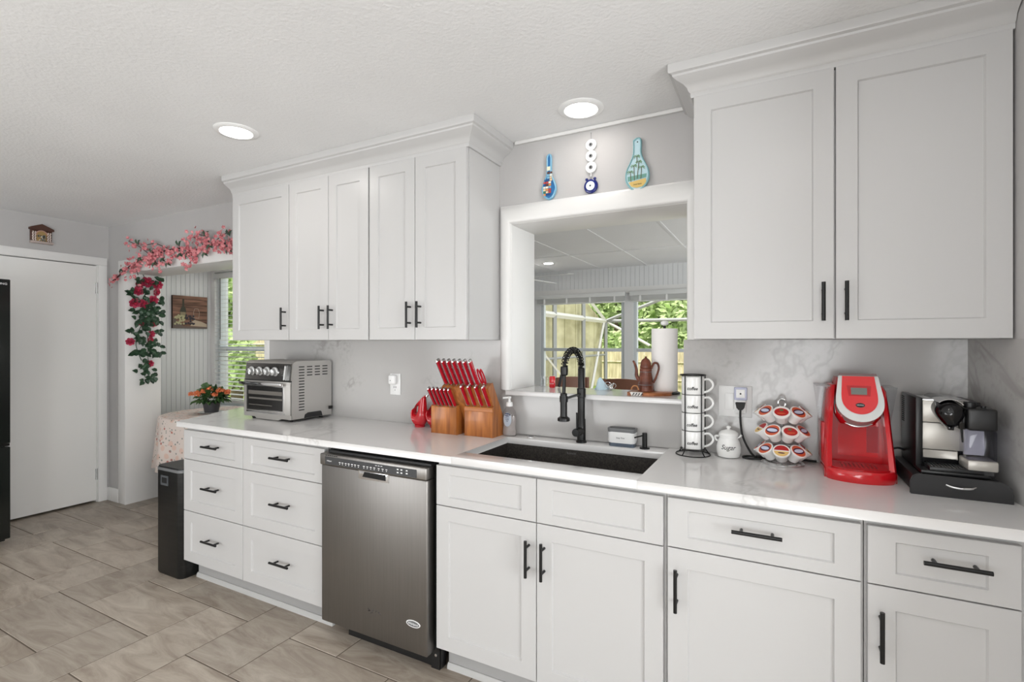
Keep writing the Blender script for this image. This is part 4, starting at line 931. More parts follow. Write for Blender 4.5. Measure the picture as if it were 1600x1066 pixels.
# ------------------------------------------------------------------ red single-serve coffee maker
t = thing('coffee_maker', 'glossy red single-serve coffee maker with grey screen beside the pod carousel', 'coffee maker', (.238, 2.09, .914), math.radians(1.5))
def keurig(t):
    O = lambda nm, mb, m, p=t, lb=None, **k: obj(nm, mb, m, p, lb, world=False, **k)
    # base with rounded drip tray
    base = [(-.098, .115), (.098, .115), (.098, -.085)]+[(.098*math.cos(a), -.085-.058*math.sin(a)) for a in [PI*k/20 for k in range(21)]]+[(-.098, -.085)]
    O('base', MB().loft([ringz([(x*.97, y*.98) for x, y in base], 0), ringz(base, .006), ringz(base, .030), ringz([(x*.95, y*.97) for x, y in base], .038)]), 'red', bevel=0, ang=40)
    tr = [(.084*math.cos(a), -.078-.050*math.sin(a)) for a in [PI*k/20 for k in range(21)]]+[(-.084, -.0), (.084, -.0)][::1]
    dt = O('drip_tray', MB().loft([ringz(tr, .036), ringz(tr, .041)]), 'redd')
    mb = MB()
    for i in range(9):
        for j in range(4):
            x = -.048+i*.012; y = -.030-j*.016; mb.box(x-.002, x+.002, y-.0045, y+.0045, .0410, .0414)
    O('drip_holes', mb, mat('drip slots', '#5c0a10', .4), dt)
    for s in (-1, 1):
        # side pillar
        q = lambda z, xo, yf, xi: [(s*xo, .112, z), (s*xo, yf, z), (s*(xo-.006), yf-.008, z), (s*xi, yf-.004, z), (s*xi, .112, z)]
        O('side_pillar', MB().loft([q(.034, .098, -.088, .078), q(.12, .094, -.062, .077), q(.22, .087, -.045, .071), q(.290, .080, -.035, .066), q(.308, .074, -.015, .062)]), 'red', ang=40)
        O('foot_block', MB().box(s*.088, s*.100, -.085, -.055, 0, .03), 'redd')
    O('back_panel', MB().box(-.080, .080, .020, .112, .036, .30), 'redd')
    O('cavity_panel', MB().box(-.050, .066, .017, .0205, .060, .200), 'red')
    O('label_strip', MB().box(.034, .068, .0150, .0172, .075, .165), mat('darker red sticker', '#9c1420', .3))
    # brew head
    mb = MB(); hr = lambda z, w_, yf, yb_: [(x, y, z) for x, y in [(-w_, yb_), (w_, yb_), (w_, yf+.03), (w_*.85, yf+.009), (w_*.45, yf), (-w_*.45, yf), (-w_*.85, yf+.009), (-w_, yf+.03)]]
    mb.loft([hr(.178, .050, -.060, .05), hr(.205, .062, -.085, .10), hr(.235, .064, -.085, .11), hr(.300, .060, -.052, .11), hr(.332, .054, -.022, .10)])
    O('brew_head', mb, 'redd', ang=40)
    O('needle_cone', MB().lathe([(.026, .178), (.022, .168), (.008, .164)], (0, -.01, 0)), mat('smoky needle holder', '#6d3333', .3))
    # slanted face plate, mapped to a plane leaning back
    A = Vector((0, -.108, .196)); Bv = Vector((0, -.040, .338)); U = (Bv-A).normalized(); N = Vector((1, 0, 0)).cross(U); 
    def F(pts, d0, d1):
        mb = MB(); n = len(pts); P = [A+Vector((1, 0, 0))*x+U*u for x, u in pts]
        mb.add([p+N*d0 for p in P]+[p+N*d1 for p in P], [tuple(range(n)), tuple(range(2*n-1, n-1, -1))]+[(i, (i+1) % n, n+(i+1) % n, n+i) for i in range(n)]); return mb
    def shield(w_, h0, h1, k): return [(-w_*k, h1), (-w_*1.0, (h0+h1)*.52)]+[(w_*math.cos(a), h0+(h1-h0)*.40+(h1-h0)*.40*math.sin(a)) for a in [PI+PI*j/18 for j in range(19)]]+[(w_*1.0, (h0+h1)*.52), (w_*k, h1)]
    O('silver_rim', F(shield(.0635, 0, .155, .84), -.05, .006), 'silver', bevel=.003, ang=40)
    fp = O('face_plate', F(shield(.0490, .024, .155, .90), .006, .0085), mat('bright red face', '#d8141c', .12, Coat_Weight=.4), bevel=.001, ang=40)
    O('top_cap', F([(-.054, .1555), (.054, .1555), (.050, .166), (-.050, .166)], -.06, .003), mat('smoky grey cap', '#7d6a6a', .2), bevel=.003)
    O('screen_bezel', F([(-.030, .085), (.030, .085), (.034, .122), (-.034, .122)], .0085, .0090), 'redd', fp)
    O('screen', F([(-.023, .090), (.021, .090), (.022, .114), (-.023, .114)], .0090, .0096), 'lcd', fp, 'grey display')
    b = O('badge', F(circ(0, .053, .0125, 24, .0075), .0085, .0100), 'gblack', fp, 'black oval badge')
    text('lettering', 'KEURIG', .005, 'inkw', b, A+U*.053+N*.0101, right=(1, 0, 0), up=U, width=.018, world=False)
    # clear reservoir wrapping the sides and back
    for s in (-1, 1):
        rr = lambda z, x0, x1, y0, y1: [(s*x0, y0, z), (s*x1, y0+.01, z), (s*x1, y1, z), (s*x0, y1, z)]
        O('reservoir', MB().loft([rr(.175, .083, .100, .0, .112), rr(.285, .078, .1145, -.012, .115), rr(.289, .078, .1165, -.014, .115), rr(.300, .076, .1160, -.012, .115)]), 'clear', bevel=0)
        O('reservoir_rim', MB().loft([rr(.300, .074, .117, -.014, .1155), rr(.303, .074, .117, -.014, .1155)]), mat('clear rim', '#a5a5a5', .1, Alpha=.6))
    O('rear_housing', MB().box(-.100, -.080, .0, .112, .034, .172).box(.080, .100, .0, .112, .034, .172), 'redd', bevel=.003)
keurig(t)
# ------------------------------------------------------------------ pod drawer and espresso machine
t = thing('pod_organizer', 'low black pod storage drawer under the espresso machine', 'storage drawer', (.468, 2.05, .914), 0)
X0, X1, Y0, Y1 = .359, .572, 1.905, 2.205
bd = mat('textured black drawer', '#1d1c1d', .45)
obj('case', MB().box(X0+.003, X1-.004, Y0+.006, Y1, .9145, .968), bd, t, bevel=.006)
fr = [(X0-.002, .9145), (X1+.010, .9145), (X1+.010, .940), (X1+.005, .957), (X1-.012, .9695), (X0+.016, .9715), (X0+.004, .965), (X0-.002, .950)]
d = obj('drawer_front', MB().prism(fr, 'y', Y0-.006, Y0+.006), bd, t, bevel=.003)
obj('handle', MB().tube(spline([(.437, Y0-.007, .9515), (.450, Y0-.013, .9475), (.470, Y0-.015, .946), (.490, Y0-.013, .9475), (.503, Y0-.007, .9515)], 5), .0034, 8), 'chrome', d, 'silver bow handle')
t = thing('espresso_machine', 'black and silver capsule espresso machine with milk jug on the pod drawer', 'espresso machine', (.468, 2.06, .9715), 0)
zb = .9715
obj('side_housing', MB().box(.3835, .402, 1.992, 2.195, zb+.006, 1.196), 'blackp', t, bevel=.003)
mb = MB()
for k in range(13): mb.box(.3828, .3836, 2.150, 2.185, 1.100+k*.0068, 1.1035+k*.0068)
obj('side_vents', mb, 'dark', t)
obj('rear_body', MB().box(.402, .545, 2.010, 2.195, zb+.012, 1.186), 'blackp', t, bevel=.003)
obj('base_plate', MB().box(.384, .545, 1.925, 2.195, zb, zb+.012), 'blackp', t, bevel=.003)
sil = mat('silver panel', '#b5b1aa', .32, .4)
obj('upper_panel', MB().box(.402, .512, 1.996, 2.012, 1.120, 1.187), sil, t, bevel=.0015); obj('middle_panel', MB().box(.402, .512, 1.998, 2.012, 1.036, 1.118), sil, t, bevel=.0015)
obj('lower_panel', MB().prism([(2.012, 1.006), (1.992, 1.010), (1.996, 1.034), (2.012, 1.034)], 'x', .402, .486), sil, t, bevel=.0015)
obj('top_plate', MB().box(.400, .515, 2.0, 2.19, 1.187, 1.191), 'chrome', t, bevel=.001)
obj('drip_tray', MB().box(.404, .528, 1.922, 1.995, zb+.012, zb+.024), 'blackp', t, bevel=.002)
mb = MB()
for k in range(13): mb.box(.409+k*.0085, .412+k*.0085, 1.926, 1.990, zb+.024, zb+.0265)
obj('drip_grid', mb, 'panel', t)
hd = Vector((.455, 1.965, 1.162))
mb = MB(); mb.loft([[(hd.x+r*math.cos(a)*1.08, y, hd.z+zo+r*(math.sin(a) if math.sin(a) > 0 else math.sin(a)*(1+.55*abs(math.sin(a))**3))) for a in [2*PI*k/24 for k in range(24)]] for y, r, zo in ((2.15, .022, .016), (2.08, .027, .012), (2.01, .030, .006), (1.96, .0315, .0), (1.93, .0305, -.002), (1.915, .024, -.004), (1.908, .012, -.005), (1.906, .002, -.005))])
obj('brew_head', mb, 'gblack', t, ang=60)
obj('coffee_spout', MB().box(hd.x-.007, hd.x+.007, 1.925, 1.955, 1.108, 1.122), 'gblack', t, bevel=.002)
mb = MB(); mb.loft([[(hd.x+rr*math.cos(a)*1.08, y, hd.z+.003+rr*math.sin(a)) for a in [PI*.18+PI*.58*k/10 for k in range(11)] for rr in ([r_])]+[(hd.x+(r_-.002)*math.cos(a)*1.08, y, hd.z+.003+(r_-.002)*math.sin(a)) for a in [PI*.76-PI*.58*k/10 for k in range(11)]] for y, r_ in ((2.04, .0335), (1.98, .0345), (1.935, .0345))])
obj('lever_strip', mb, 'chrome', t, 'chrome lever strip over the head')
# milk jug
obj('jug_lid', MB().box(.490, .557, 1.915, 2.02, 1.112, 1.176), 'blackp', t, bevel=.007, seg=3)
obj('lid_dial', MB().lathe([(.015, 0), (.015, .014), (.013, .016)], (.506, 1.962, 1.176)), 'blackp', t); obj('lid_button', MB().lathe([(.006, 0), (.006, .006)], (.534, 1.95, 1.176)), 'blackp', t)
obj('froth_arm', MB().box(.473, .490, 1.928, 1.98, 1.112, 1.168), 'gblack', t, bevel=.003); obj('froth_tube', MB().cyl((.482, 1.94, 1.115), (.484, 1.938, 1.073), .0032, .0022), 'rub', t)
obj('milk_jug', MB().box(.491, .556, 1.917, 2.0, 1.026, 1.112), glass_mat('lilac clear plastic', (.80, .80, .86, 1)), t, 'clear plastic milk jug', bevel=.004)
obj('jug_inner_wall', MB().box(.500, .545, 1.985, 1.998, 1.030, 1.11), mat('milky plastic', '#bdbdc3', .4), t)
obj('jug_base', MB().box(.489, .558, 1.913, 2.0, .996, 1.026), sil, t, bevel=.005); obj('jug_stand', MB().box(.500, .550, 1.925, 1.998, zb+.012, .996), 'blackp', t)
t = thing('power_cord', 'short black cord curling beside the espresso machine and coffee maker', 'cord', (.38, 2.19, .92))
obj('cable', MB().tube(spline([(.384, 2.16, 1.000), (.366, 2.15, 1.006), (.348, 2.15, .998), (.346, 2.16, .975), (.352, 2.18, .945), (.354, 2.215, .919), (.34, 2.218, .919)], 6), .0036, 8), 'rub', t)
# ------------------------------------------------------------------ things on the pass-through ledge
ZL = 1.130
t = thing('cutting_board', 'reddish wooden board with patterned cloth on the pass-through ledge', 'cutting board', (-.52, 2.32, ZL))
pts = [(-.598, 2.243), (-.500, 2.236), (-.418, 2.300), (-.425, 2.40), (-.56, 2.42), (-.605, 2.33)]
obj('board', MB().prism(pts, 'z', ZL, ZL+.014), 'board', t, bevel=.002)
t = thing('woven_mat', 'small black and white zigzag mat hanging over the board edge', 'mat', (-.555, 2.237, ZL+.012))
zz = mat('white woven band', '#dedbd6', .8); mb = MB(); mb.add([(-.585, 2.2405, ZL+.0155), (-.528, 2.2365, ZL+.0155), (-.530, 2.2325, ZL+.001), (-.578, 2.2360, ZL+.001), (-.585, 2.262, ZL+.0155), (-.528, 2.258, ZL+.0155)], [(0, 1, 2, 3), (0, 4, 5, 1)])
obj('band', mb, zz, t)
mb = MB()
for k in range(4):
    x = -.574+k*.0125; f = lambda a, z: (a, 2.2350-.0033*(a+.58)/.05, z)
    mb.add([f(x, ZL+.002), f(x+.004, ZL+.002), f(x+.012, ZL+.014), f(x+.008, ZL+.014)], [(0, 1, 2, 3)])
    mb.add([f(x+.008, ZL+.008), f(x+.011, ZL+.008), f(x+.0075, ZL+.0125), f(x+.0045, ZL+.0125)], [(0, 1, 2, 3)])
obj('zigzag', mb, 'ink', t)
t = thing('brown_teapot', 'tall brown pottery pot with spout, handle and pale bands on the board', 'teapot', (-.535, 2.330, ZL+.0142))
px_, py_, pz_ = -.535, 2.330, ZL+.0142
prof = [(.030, 0), (.0405, .001), (.0405, .006), (.0370, .012), (.0365, .022), (.0380, .026), (.0375, .032), (.0355, .040), (.0290, .084), (.0285, .090), (.0300, .094), (.0290, .102), (.0260, .106)]
prof = [(r*.92, z*1.0) for r, z in prof]
obj('body', MB().lathe(prof, (px_, py_, pz_), 32), 'brown', t, ang=30)
obj('lid', MB().lathe([(.0255, .1062), (.0265, .110), (.0255, .116), (.0240, .120), (.0225, .134), (.018, .143), (.010, .150), (.0045, .153), (.0055, .157), (.003, .160)], (px_, py_, pz_), 32), 'brown', t, ang=30)
for z, r in ((.030, .0350), (.089, .0268)):
    mb = MB(); ring(mb, px_, py_, pz_+z, r*1.0, .0013); obj('pale_band', mb, 'greyp', t, 'pale painted band')
obj('spout', MB().tube(spline([(px_-.028, py_, pz_+.045), (px_-.042, py_, pz_+.070), (px_-.043, py_, pz_+.100), (px_-.054, py_, pz_+.132), (px_-.060, py_, pz_+.137)], 5), [.0100-.00033*k for k in range(21)], 10), 'brown', t)
obj('handle', MB().tube(spline([(px_+.025, py_, pz_+.104), (px_+.036, py_, pz_+.128), (px_+.052, py_, pz_+.128), (px_+.058, py_, pz_+.105), (px_+.046, py_, pz_+.065), (px_+.034, py_, pz_+.040)], 6), .0048, 10), 'brown', t)
obj('cord_loop', MB().tube([(px_-.040+.016*math.cos(a), py_-.040, pz_+.004+.020*abs(math.sin(a))+.003) for a in [PI*k/10 for k in range(11)]], .0035, 6), mat('tan cord', '#a8744b', .8), t, 'tan twisted cord loop')
t = thing('paper_towel_holder', 'upright paper towel holder with white knob behind the brown pot', 'paper towel holder', (-.448, 2.400, ZL))
qx, qy = -.466, 2.405
obj('base', MB().lathe([(.07, 0), (.07, .008), (.06, .012)], (qx, qy, ZL), 36), 'black', t)
obj('rod', MB().cyl((qx, qy, ZL+.01), (qx, qy, 1.445), .006), 'black', t); obj('knob', MB().ball((qx, qy, 1.458), .019, .019, .012), 'white', t, 'white ceramic knob')
for o_ in (t,): o_.location = (qx, qy, ZL)
for ch in t.children: ch.data.transform(Matrix.Translation((-.448-qx, 2.400-qy, 0)))
t = thing('paper_towel_roll', 'white paper towel roll standing on the pass-through ledge', 'paper towel', (qx, qy, ZL+.0125))
z0_ = ZL+.0125
obj('roll', MB().loft([[(qx+r*math.cos(a), qy+r*math.sin(a), z) for a in [2*PI*k/40 for k in range(40)]] for r, z in ((.022, z0_), (.0575, z0_), (.0585, z0_+.003), (.0585, z0_+.286), (.0575, z0_+.289), (.022, z0_+.289))]), 'paper', t)
obj('core', MB().lathe([(.021, .0), (.021, .2885)], (qx, qy, z0_)), mat('cardboard', '#9b7b5c', .9), t)
t = thing('soda_can', 'red soda can at the left end of the pass-through ledge', 'can', (-1.045, 2.44, ZL))
kx, ky = -1.048, 2.44; S_ = .44
obj('can', MB().lathe([(r*.5, z*.5) for r, z in ((.026, 0), (.033, .010), (.033, .105), (.027, .118), (.026, .121))], (kx, ky, ZL), 28), 'red', t)
obj('can_top', MB().lathe([(.0132, .0605), (.0128, .062), (.003, .062)], (kx, ky, ZL), 24), 'chrome', t)
text('lettering', 'Coca-Cola', .008, 'inkw', t, (kx, ky-.0167, ZL+.022), bend=.0167, shear=.3, width=.028)
# ------------------------------------------------------------------ wall hangings over the pass-through
YW = W
def outline(pts, n=5): return [tuple(p)[:2] for p in spline([(a, b, 0) for a, b in pts]+[(pts[0][0], pts[0][1], 0)], n)][:-1]
def rest(name, lab, x, ztop, ybase, pts, rim, face, depth=.018):
    t = thing(name, lab, 'spoon rest', (x, YW, ztop))
    o = outline(pts); n = len(o); cx_ = x; cz_ = sum(p[1] for p in o)/n
    sh = lambda k, y: [(x+(a)*k, y, b if k == 1 else (b-cz_)*k+cz_) for a, b in o]
    inset = lambda e, y: [(x+a-math.copysign(min(e, abs(a)*.6), a), y, b+(e if b < cz_-.05 else (-e if b > ztop-.02 else 0))) for a, b in o]
    obj('dish', MB().loft([sh(1, YW-.004), sh(1, YW-depth), inset(.003, YW-depth-.002), inset(.006, YW-depth+.003)]), rim, t, ang=60)
    obj('painted_face', MB().loft([inset(.006, YW-depth+.0029), inset(.0062, YW-depth+.0025)]), face, t)
    return t, o, YW-depth+.002
blue1 = mat('sky blue glaze', '#7fb4cf', .2); sea = mat('deep sea glaze', '#2f6fa6', .2)
t, o_, yf = rest('spoon_rest', 'small blue painted ceramic spoon rest, left of the hanging charms', -.972, 2.273, 0,
    [(-.012, 2.262), (0, 2.273), (.012, 2.262), (.0125, 2.18), (.026, 2.145), (.037, 2.105), (.024, 2.068), (0, 2.055), (-.024, 2.068), (-.037, 2.105), (-.026, 2.145), (-.0125, 2.18)], blue1, sea)
mb = MB(); random.seed(21); pal = ['#e9e3d3', '#5a3426', '#d98f4d', '#b8413a', '#3f7a5c', '#7fb3cf', '#1f4f86', '#e4c9a0']
for r_ in range(10):
    for c_ in range(3):
        mb.m = random.randrange(8); x = -.972-.028+c_*.014-(.0 if r_ < 6 else -.006); z = 2.074+r_*.0115
        if r_ > 6 and c_ == 0: continue
        mb.box(x, x+.012, yf-.0035, yf-.001, z, z+.009)
obj('painted_village', mb, [mat('village paint %d' % i, c, .3) for i, c in enumerate(pal)], t)
obj('painted_handle_band', MB().box(-.981, -.963, yf-.0035, yf-.001, 2.193, 2.212), mat('cream flower paint', '#e5e2c4', .3), t)
t, o_, yf = rest('spoon_rest', 'large painted ceramic spoon rest with palm trees, right of the hanging charms', -.548, 2.271, 0,
    [(-.018, 2.262), (0, 2.271), (.018, 2.262), (.0185, 2.205), (.030, 2.170), (.050, 2.125), (.050, 2.080), (.026, 2.045), (0, 2.037), (-.026, 2.045), (-.050, 2.080), (-.050, 2.125), (-.030, 2.170), (-.0185, 2.205)], mat('aqua glaze rim', '#8fbcc2', .2), mat('pale sky glaze', '#b9d4dc', .2))
obj('painted_sand', MB().prism([(-.586, 2.078), (-.51, 2.088), (-.508, 2.07), (-.525, 2.054), (-.55, 2.05), (-.573, 2.058)], 'y', yf-.0010, yf-.0003), mat('sand paint', '#d8b96f', .3), t)
obj('painted_sea', MB().prism([(-.589, 2.083), (-.508, 2.092), (-.506, 2.108), (-.590, 2.104)], 'y', yf-.0009, yf-.0003), mat('green sea paint', '#6f9f94', .3), t)
mb = MB(); gr = MB()
for bx_, bz_, tx_, tz_ in ((-.560, 2.085, -.562, 2.150), (-.548, 2.09, -.540, 2.165), (-.532, 2.088, -.528, 2.140), (-.575, 2.08, -.578, 2.125), (-.549, 2.16, -.549, 2.19)):
    mb.cyl((bx_, yf-.0012, bz_), (tx_, yf-.0012, tz_), .0016, n=5)
    for q in range(7):
        a = -.5+q*(PI+1)/6; gr.prism([(tx_, tz_), (tx_+.013*math.cos(a)-.002*math.sin(a), tz_+.010*math.sin(a)-.002), (tx_+.016*math.cos(a), tz_+.011*math.sin(a)-.006), (tx_+.008*math.cos(a), tz_+.006*math.sin(a)-.003)], 'y', yf-.0022, yf-.0012)
obj('painted_trunks', mb, mat('trunk paint', '#6d6a4a', .4), t); obj('painted_fronds', gr, mat('frond paint', '#5d8a3f', .4), t)
text('lettering', 'South Beach', .008, 'ink', t, (-.546, yf-.0012, 2.066), width=.036)
obj('hanging_hole', MB().ball((-.546, yf-.001, 2.252), .003, .001, .003, 8), 'dark', t)
t = thing('evil_eye_charm', 'hanging string of white discs ending in a blue eye charm', 'wall hanging', (-.764, YW, 2.34))
obj('nail', MB().cyl((-.764, YW, 2.337), (-.764, YW-.008, 2.338), .002), 'chrome', t); obj('string', MB().cyl((-.764, YW-.005, 2.338), (-.764, YW-.005, 2.09), .0012, n=6), 'silver', t)
for z in (2.283, 2.231, 2.178):
    R_ = Matrix.Translation((-.764, YW-.003, z)) @ Matrix.Rotation(PI/2, 4, 'X')
    d_ = obj('white_disc', MB().lathe([(.0255, 0), (.0265, .004), (.0235, .007), (.019, .0055), (.015, .0075), (.010, .0065)], (0, 0, 0), 32, M4=R_), 'white', t)
    obj('grey_centre', MB().lathe([(.0095, .006), (.009, .0085), (.006, .0092)], (0, 0, 0), 20, M4=R_), 'greyp', d_); obj('pupil', MB().lathe([(.004, .009), (.003, .0105)], (0, 0, 0), 14, M4=R_), 'gblack', d_)
R_ = Matrix.Translation((-.763, YW-.003, 2.090)) @ Matrix.Rotation(PI/2, 4, 'X')
e_ = obj('blue_bead', MB().lathe([(.032, 0), (.034, .006), (.031, .012), (.022, .015)], (0, 0, 0), 36, M4=R_), 'blue', t, 'large cobalt blue eye bead')
obj('white_iris', MB().lathe([(.0215, .0145), (.0205, .017), (.012, .018)], (0, 0, 0), 32, M4=R_), 'paleb', e_); obj('pupil', MB().lathe([(.0045, .0175), (.0035, .0195)], (0, 0, 0), 16, M4=R_), 'gblack', e_)
for sx in (-1, 1): obj('side_bead', MB().ball((-.763+sx*.019, YW-.012, 2.122), .0075, .006, .0075, 12), 'blue', t)
obj('clasp', MB().ball((-.764, YW-.008, 2.142), .006, .004, .010, 10), 'silver', t)
# ------------------------------------------------------------------ blossom garland
def petal_flower(mb, c, r, nrm, n=5, rnd=random):
    nrm = Vector(nrm).normalized(); a = nrm.orthogonal().normalized(); b = nrm.cross(a); c = Vector(c); ph = rnd.random()*6
    for k in range(n):
        th = ph+2*PI*k/n; d = a*math.cos(th)+b*math.sin(th); s = d.cross(nrm)
        mb.add([c, c+d*r*.55+s*r*.38+nrm*r*.25, c+d*r+nrm*r*.35, c+d*r*.55-s*r*.38+nrm*r*.25], [(0, 1, 2, 3)])
def leaf(mb, c, d, nrm, L_, w_):
    c = Vector(c); d = Vector(d).normalized(); nrm = Vector(nrm).normalized(); s = d.cross(nrm).normalized(); f = nrm*w_*.35
    mb.add([c, c+d*L_*.3+s*w_*.45+f, c+d*L_*.65+s*w_*.4+f, c+d*L_-nrm*w_*.2, c+d*L_*.65-s*w_*.4+f, c+d*L_*.3-s*w_*.45+f, c+d*L_*.35, c+d*L_*.7],
           [(0, 1, 6), (1, 2, 7, 6), (2, 3, 7), (0, 6, 5), (6, 7, 4, 5), (7, 3, 4)])
rnd = random.Random(4)
t = thing('blossom_garland', 'pink blossom garland pinned along the top of the nook opening', 'garland', (-4.3, W-.02, 2.06))
yg = W-.03
main = spline([(a, yg, b) for a, b in [(-5.02, 1.885), (-4.958, 1.909), (-4.816, 1.967), (-4.666, 2.016), (-4.462, 2.046), (-4.346, 2.056), (-4.256, 2.077), (-3.996, 2.082), (-3.812, 2.054), (-3.664, 2.071), (-3.522, 2.069), (-3.385, 2.063), (-3.2, 2.06), (-3.05, 2.05)]], 6)
brs = [[(-4.415, 2.062), (-4.581, 2.146), (-4.74, 2.203)], [(-4.124, 2.075), (-4.323, 2.142), (-4.485, 2.147)], [(-3.713, 2.081), (-3.772, 2.127), (-3.892, 2.163)], [(-3.635, 2.08), (-3.664, 2.129), (-3.762, 2.162)],
       [(-4.641, 2.021), (-4.617, 1.96), (-4.593, 1.913)], [(-4.189, 2.074), (-4.092, 2.011), (-4.234, 1.966)], [(-3.852, 2.052), (-3.812, 2.013), (-3.882, 1.959)], [(-4.05, 2.08), (-3.93, 2.03), (-3.78, 2.0)], [(-4.5, 2.04), (-4.38, 2.0), (-4.3, 1.985)], [(-3.5, 2.07), (-3.4, 2.03), (-3.3, 1.99)], [(-3.6, 2.07), (-3.5, 2.12), (-3.42, 2.14)]]
obj('main_twig', MB().tube(main, [.0075-.00004*i for i in range(len(main))], 6), 'twig', t)
allp = [(p, 1.0) for p in main]
for b in brs:
    q = spline([(x, yg-.01, z) for x, z in b], 6); obj('side_twig', MB().tube(q, .003, 5), 'twig', t); allp += [(p, .45) for p in q[2:]]
mb = MB()
for p, wt in allp:
    dens = 5*wt if p.x > -4.75 else 2.0
    for k in range(int(dens+rnd.random())):
        c = p+Vector((rnd.gauss(0, .03), -abs(rnd.gauss(0, .018)), rnd.gauss(-.012, .026)))
        c.y = min(c.y, W-.012); petal_flower(mb, c, rnd.uniform(.012, .019), (rnd.gauss(0, .7)+.3, -1, rnd.gauss(0, .6)), 5, rnd)
obj('blossoms', mb, 'pink', t, 'pink blossoms', kind='stuff')
for x, z in [(-4.56, 2.172), (-4.349, 2.08), (-4.315, 1.983), (-4.203, 2.006), (-3.967, 2.024), (-3.865, 2.016), (-3.657, 2.005), (-3.988, 2.11), (-3.647, 2.148), (-3.6, 2.058), (-4.806, 1.965), (-3.378, 2.127), (-3.378, 2.01), (-4.127, 1.969), (-4.53, 2.037)]:
    mb = MB(); up = 1 if z > 2.06 else -1
    for sgn in (-1, 1): leaf(mb, (x, yg-.02, z-up*.02), (sgn*.6+.3, -.3, up*.9), (0, -1, .2), .058, .026)
    obj('leaf', mb, 'leafd', t)
# ------------------------------------------------------------------ hanging rose vine on the left jamb
t = thing('rose_vine', 'hanging vine of red roses and dark leaves on the white nook jamb', 'artificial flowers', (-4.84, 2.36, 1.95))
xv = -4.835
def rose(y, z, r, tone='rose'):
    R_ = Matrix.Translation((xv+.012, y, z)) @ Matrix.Rotation(rnd.uniform(-.5, .5), 4, 'Z') @ Matrix.Rotation(PI/2+rnd.uniform(-.4, .3), 4, 'Y')
    mb = MB()
    for ringn, (rr, hh, n) in enumerate(((1.0, .25, 7), (.78, .5, 6), (.52, .7, 5), (.28, .85, 4))):
        for k in range(n):
            a = 2*PI*(k+.5*(ringn % 2))/n; w_ = 1.15*PI/n
            P = lambda q, rad, h: R_ @ Vector((rad*math.cos(a+q*w_)*r, rad*math.sin(a+q*w_)*r, h*r))
            mb.add([P(-.5, rr*.35, 0), P(.5, rr*.35, 0), P(.95, rr*.82, hh*.7), P(.5, rr, hh), P(0, rr*1.06, hh*1.02), P(-.5, rr, hh), P(-.95, rr*.82, hh*.7)], [(0, 1, 2, 3, 4, 5, 6)])
    mb.m = 1; mb.lathe([(.22*r, .2*r), (.24*r, .7*r), (.10*r, .92*r)], (0, 0, 0), 8, M4=R_)
    return obj('rose', mb, [tone, 'roseo'], t, ang=60)
for i, (y, z) in enumerate([(2.312, 1.856), (2.378, 1.882), (2.46, 1.871), (2.308, 1.805), (2.447, 1.808), (2.283, 1.703), (2.349, 1.698), (2.425, 1.736), (2.332, 1.535), (2.408, 1.439), (2.4, 1.387), (2.249, 1.373), (2.398, 1.181), (2.425, 1.533)]):
    rose(y, z, [.034, .046, .036, .036, .033, .040, .038, .036, .026, .028, .028, .030, .028, .030][i]*1.08)
LP = [(2.26, 1.783), (2.35, 1.768), (2.379, 1.817), (2.272, 1.734), (2.296, 1.626), (2.354, 1.638), (2.388, 1.602), (2.43, 1.661), (2.456, 1.606), (2.284, 1.552), (2.371, 1.518), (2.448, 1.548), (2.346, 1.48), (2.26, 1.46), (2.461, 1.454), (2.313, 1.405), (2.346, 1.387), (2.456, 1.359), (2.379, 1.34), (2.272, 1.268), (2.321, 1.285), (2.392, 1.275), (2.439, 1.283), (2.465, 1.264), (2.346, 1.192), (2.317, 1.119), (2.375, 1.13), (2.358, 1.052), (2.4, 1.059), (2.439, 1.912), (2.469, 1.73), (2.304, 1.893), (2.40, 1.66), (2.33, 1.59), (2.41, 1.57), (2.38, 1.55), (2.42, 1.62), (2.34, 1.55)]
mb = MB()
for y, z in LP:
    for k in range(5):
        a = rnd.uniform(0, 2*PI); leaf(mb, (xv+rnd.uniform(.006, .03), y+rnd.gauss(0, .012), z+rnd.gauss(0, .012)), (.35, math.cos(a), math.sin(a)*.8-.25), (1, .0, .15), rnd.uniform(.042, .062), rnd.uniform(.032, .046))
obj('leaves', mb, 'leafd', t, kind='stuff')
for q in ([(2.334, 1.975), (2.37, 1.88), (2.36, 1.72), (2.393, 1.603), (2.36, 1.50), (2.384, 1.406), (2.384, 1.256), (2.384, 1.181), (2.359, 1.07)], [(2.39, 1.6), (2.32, 1.48), (2.309, 1.405), (2.293, 1.34), (2.334, 1.211)], [(2.36, 1.5), (2.30, 1.42), (2.25, 1.375)]):
    obj('stem', MB().tube(spline([(xv+.010, y, z) for y, z in q], 5), .003, 6), 'leafd', t)
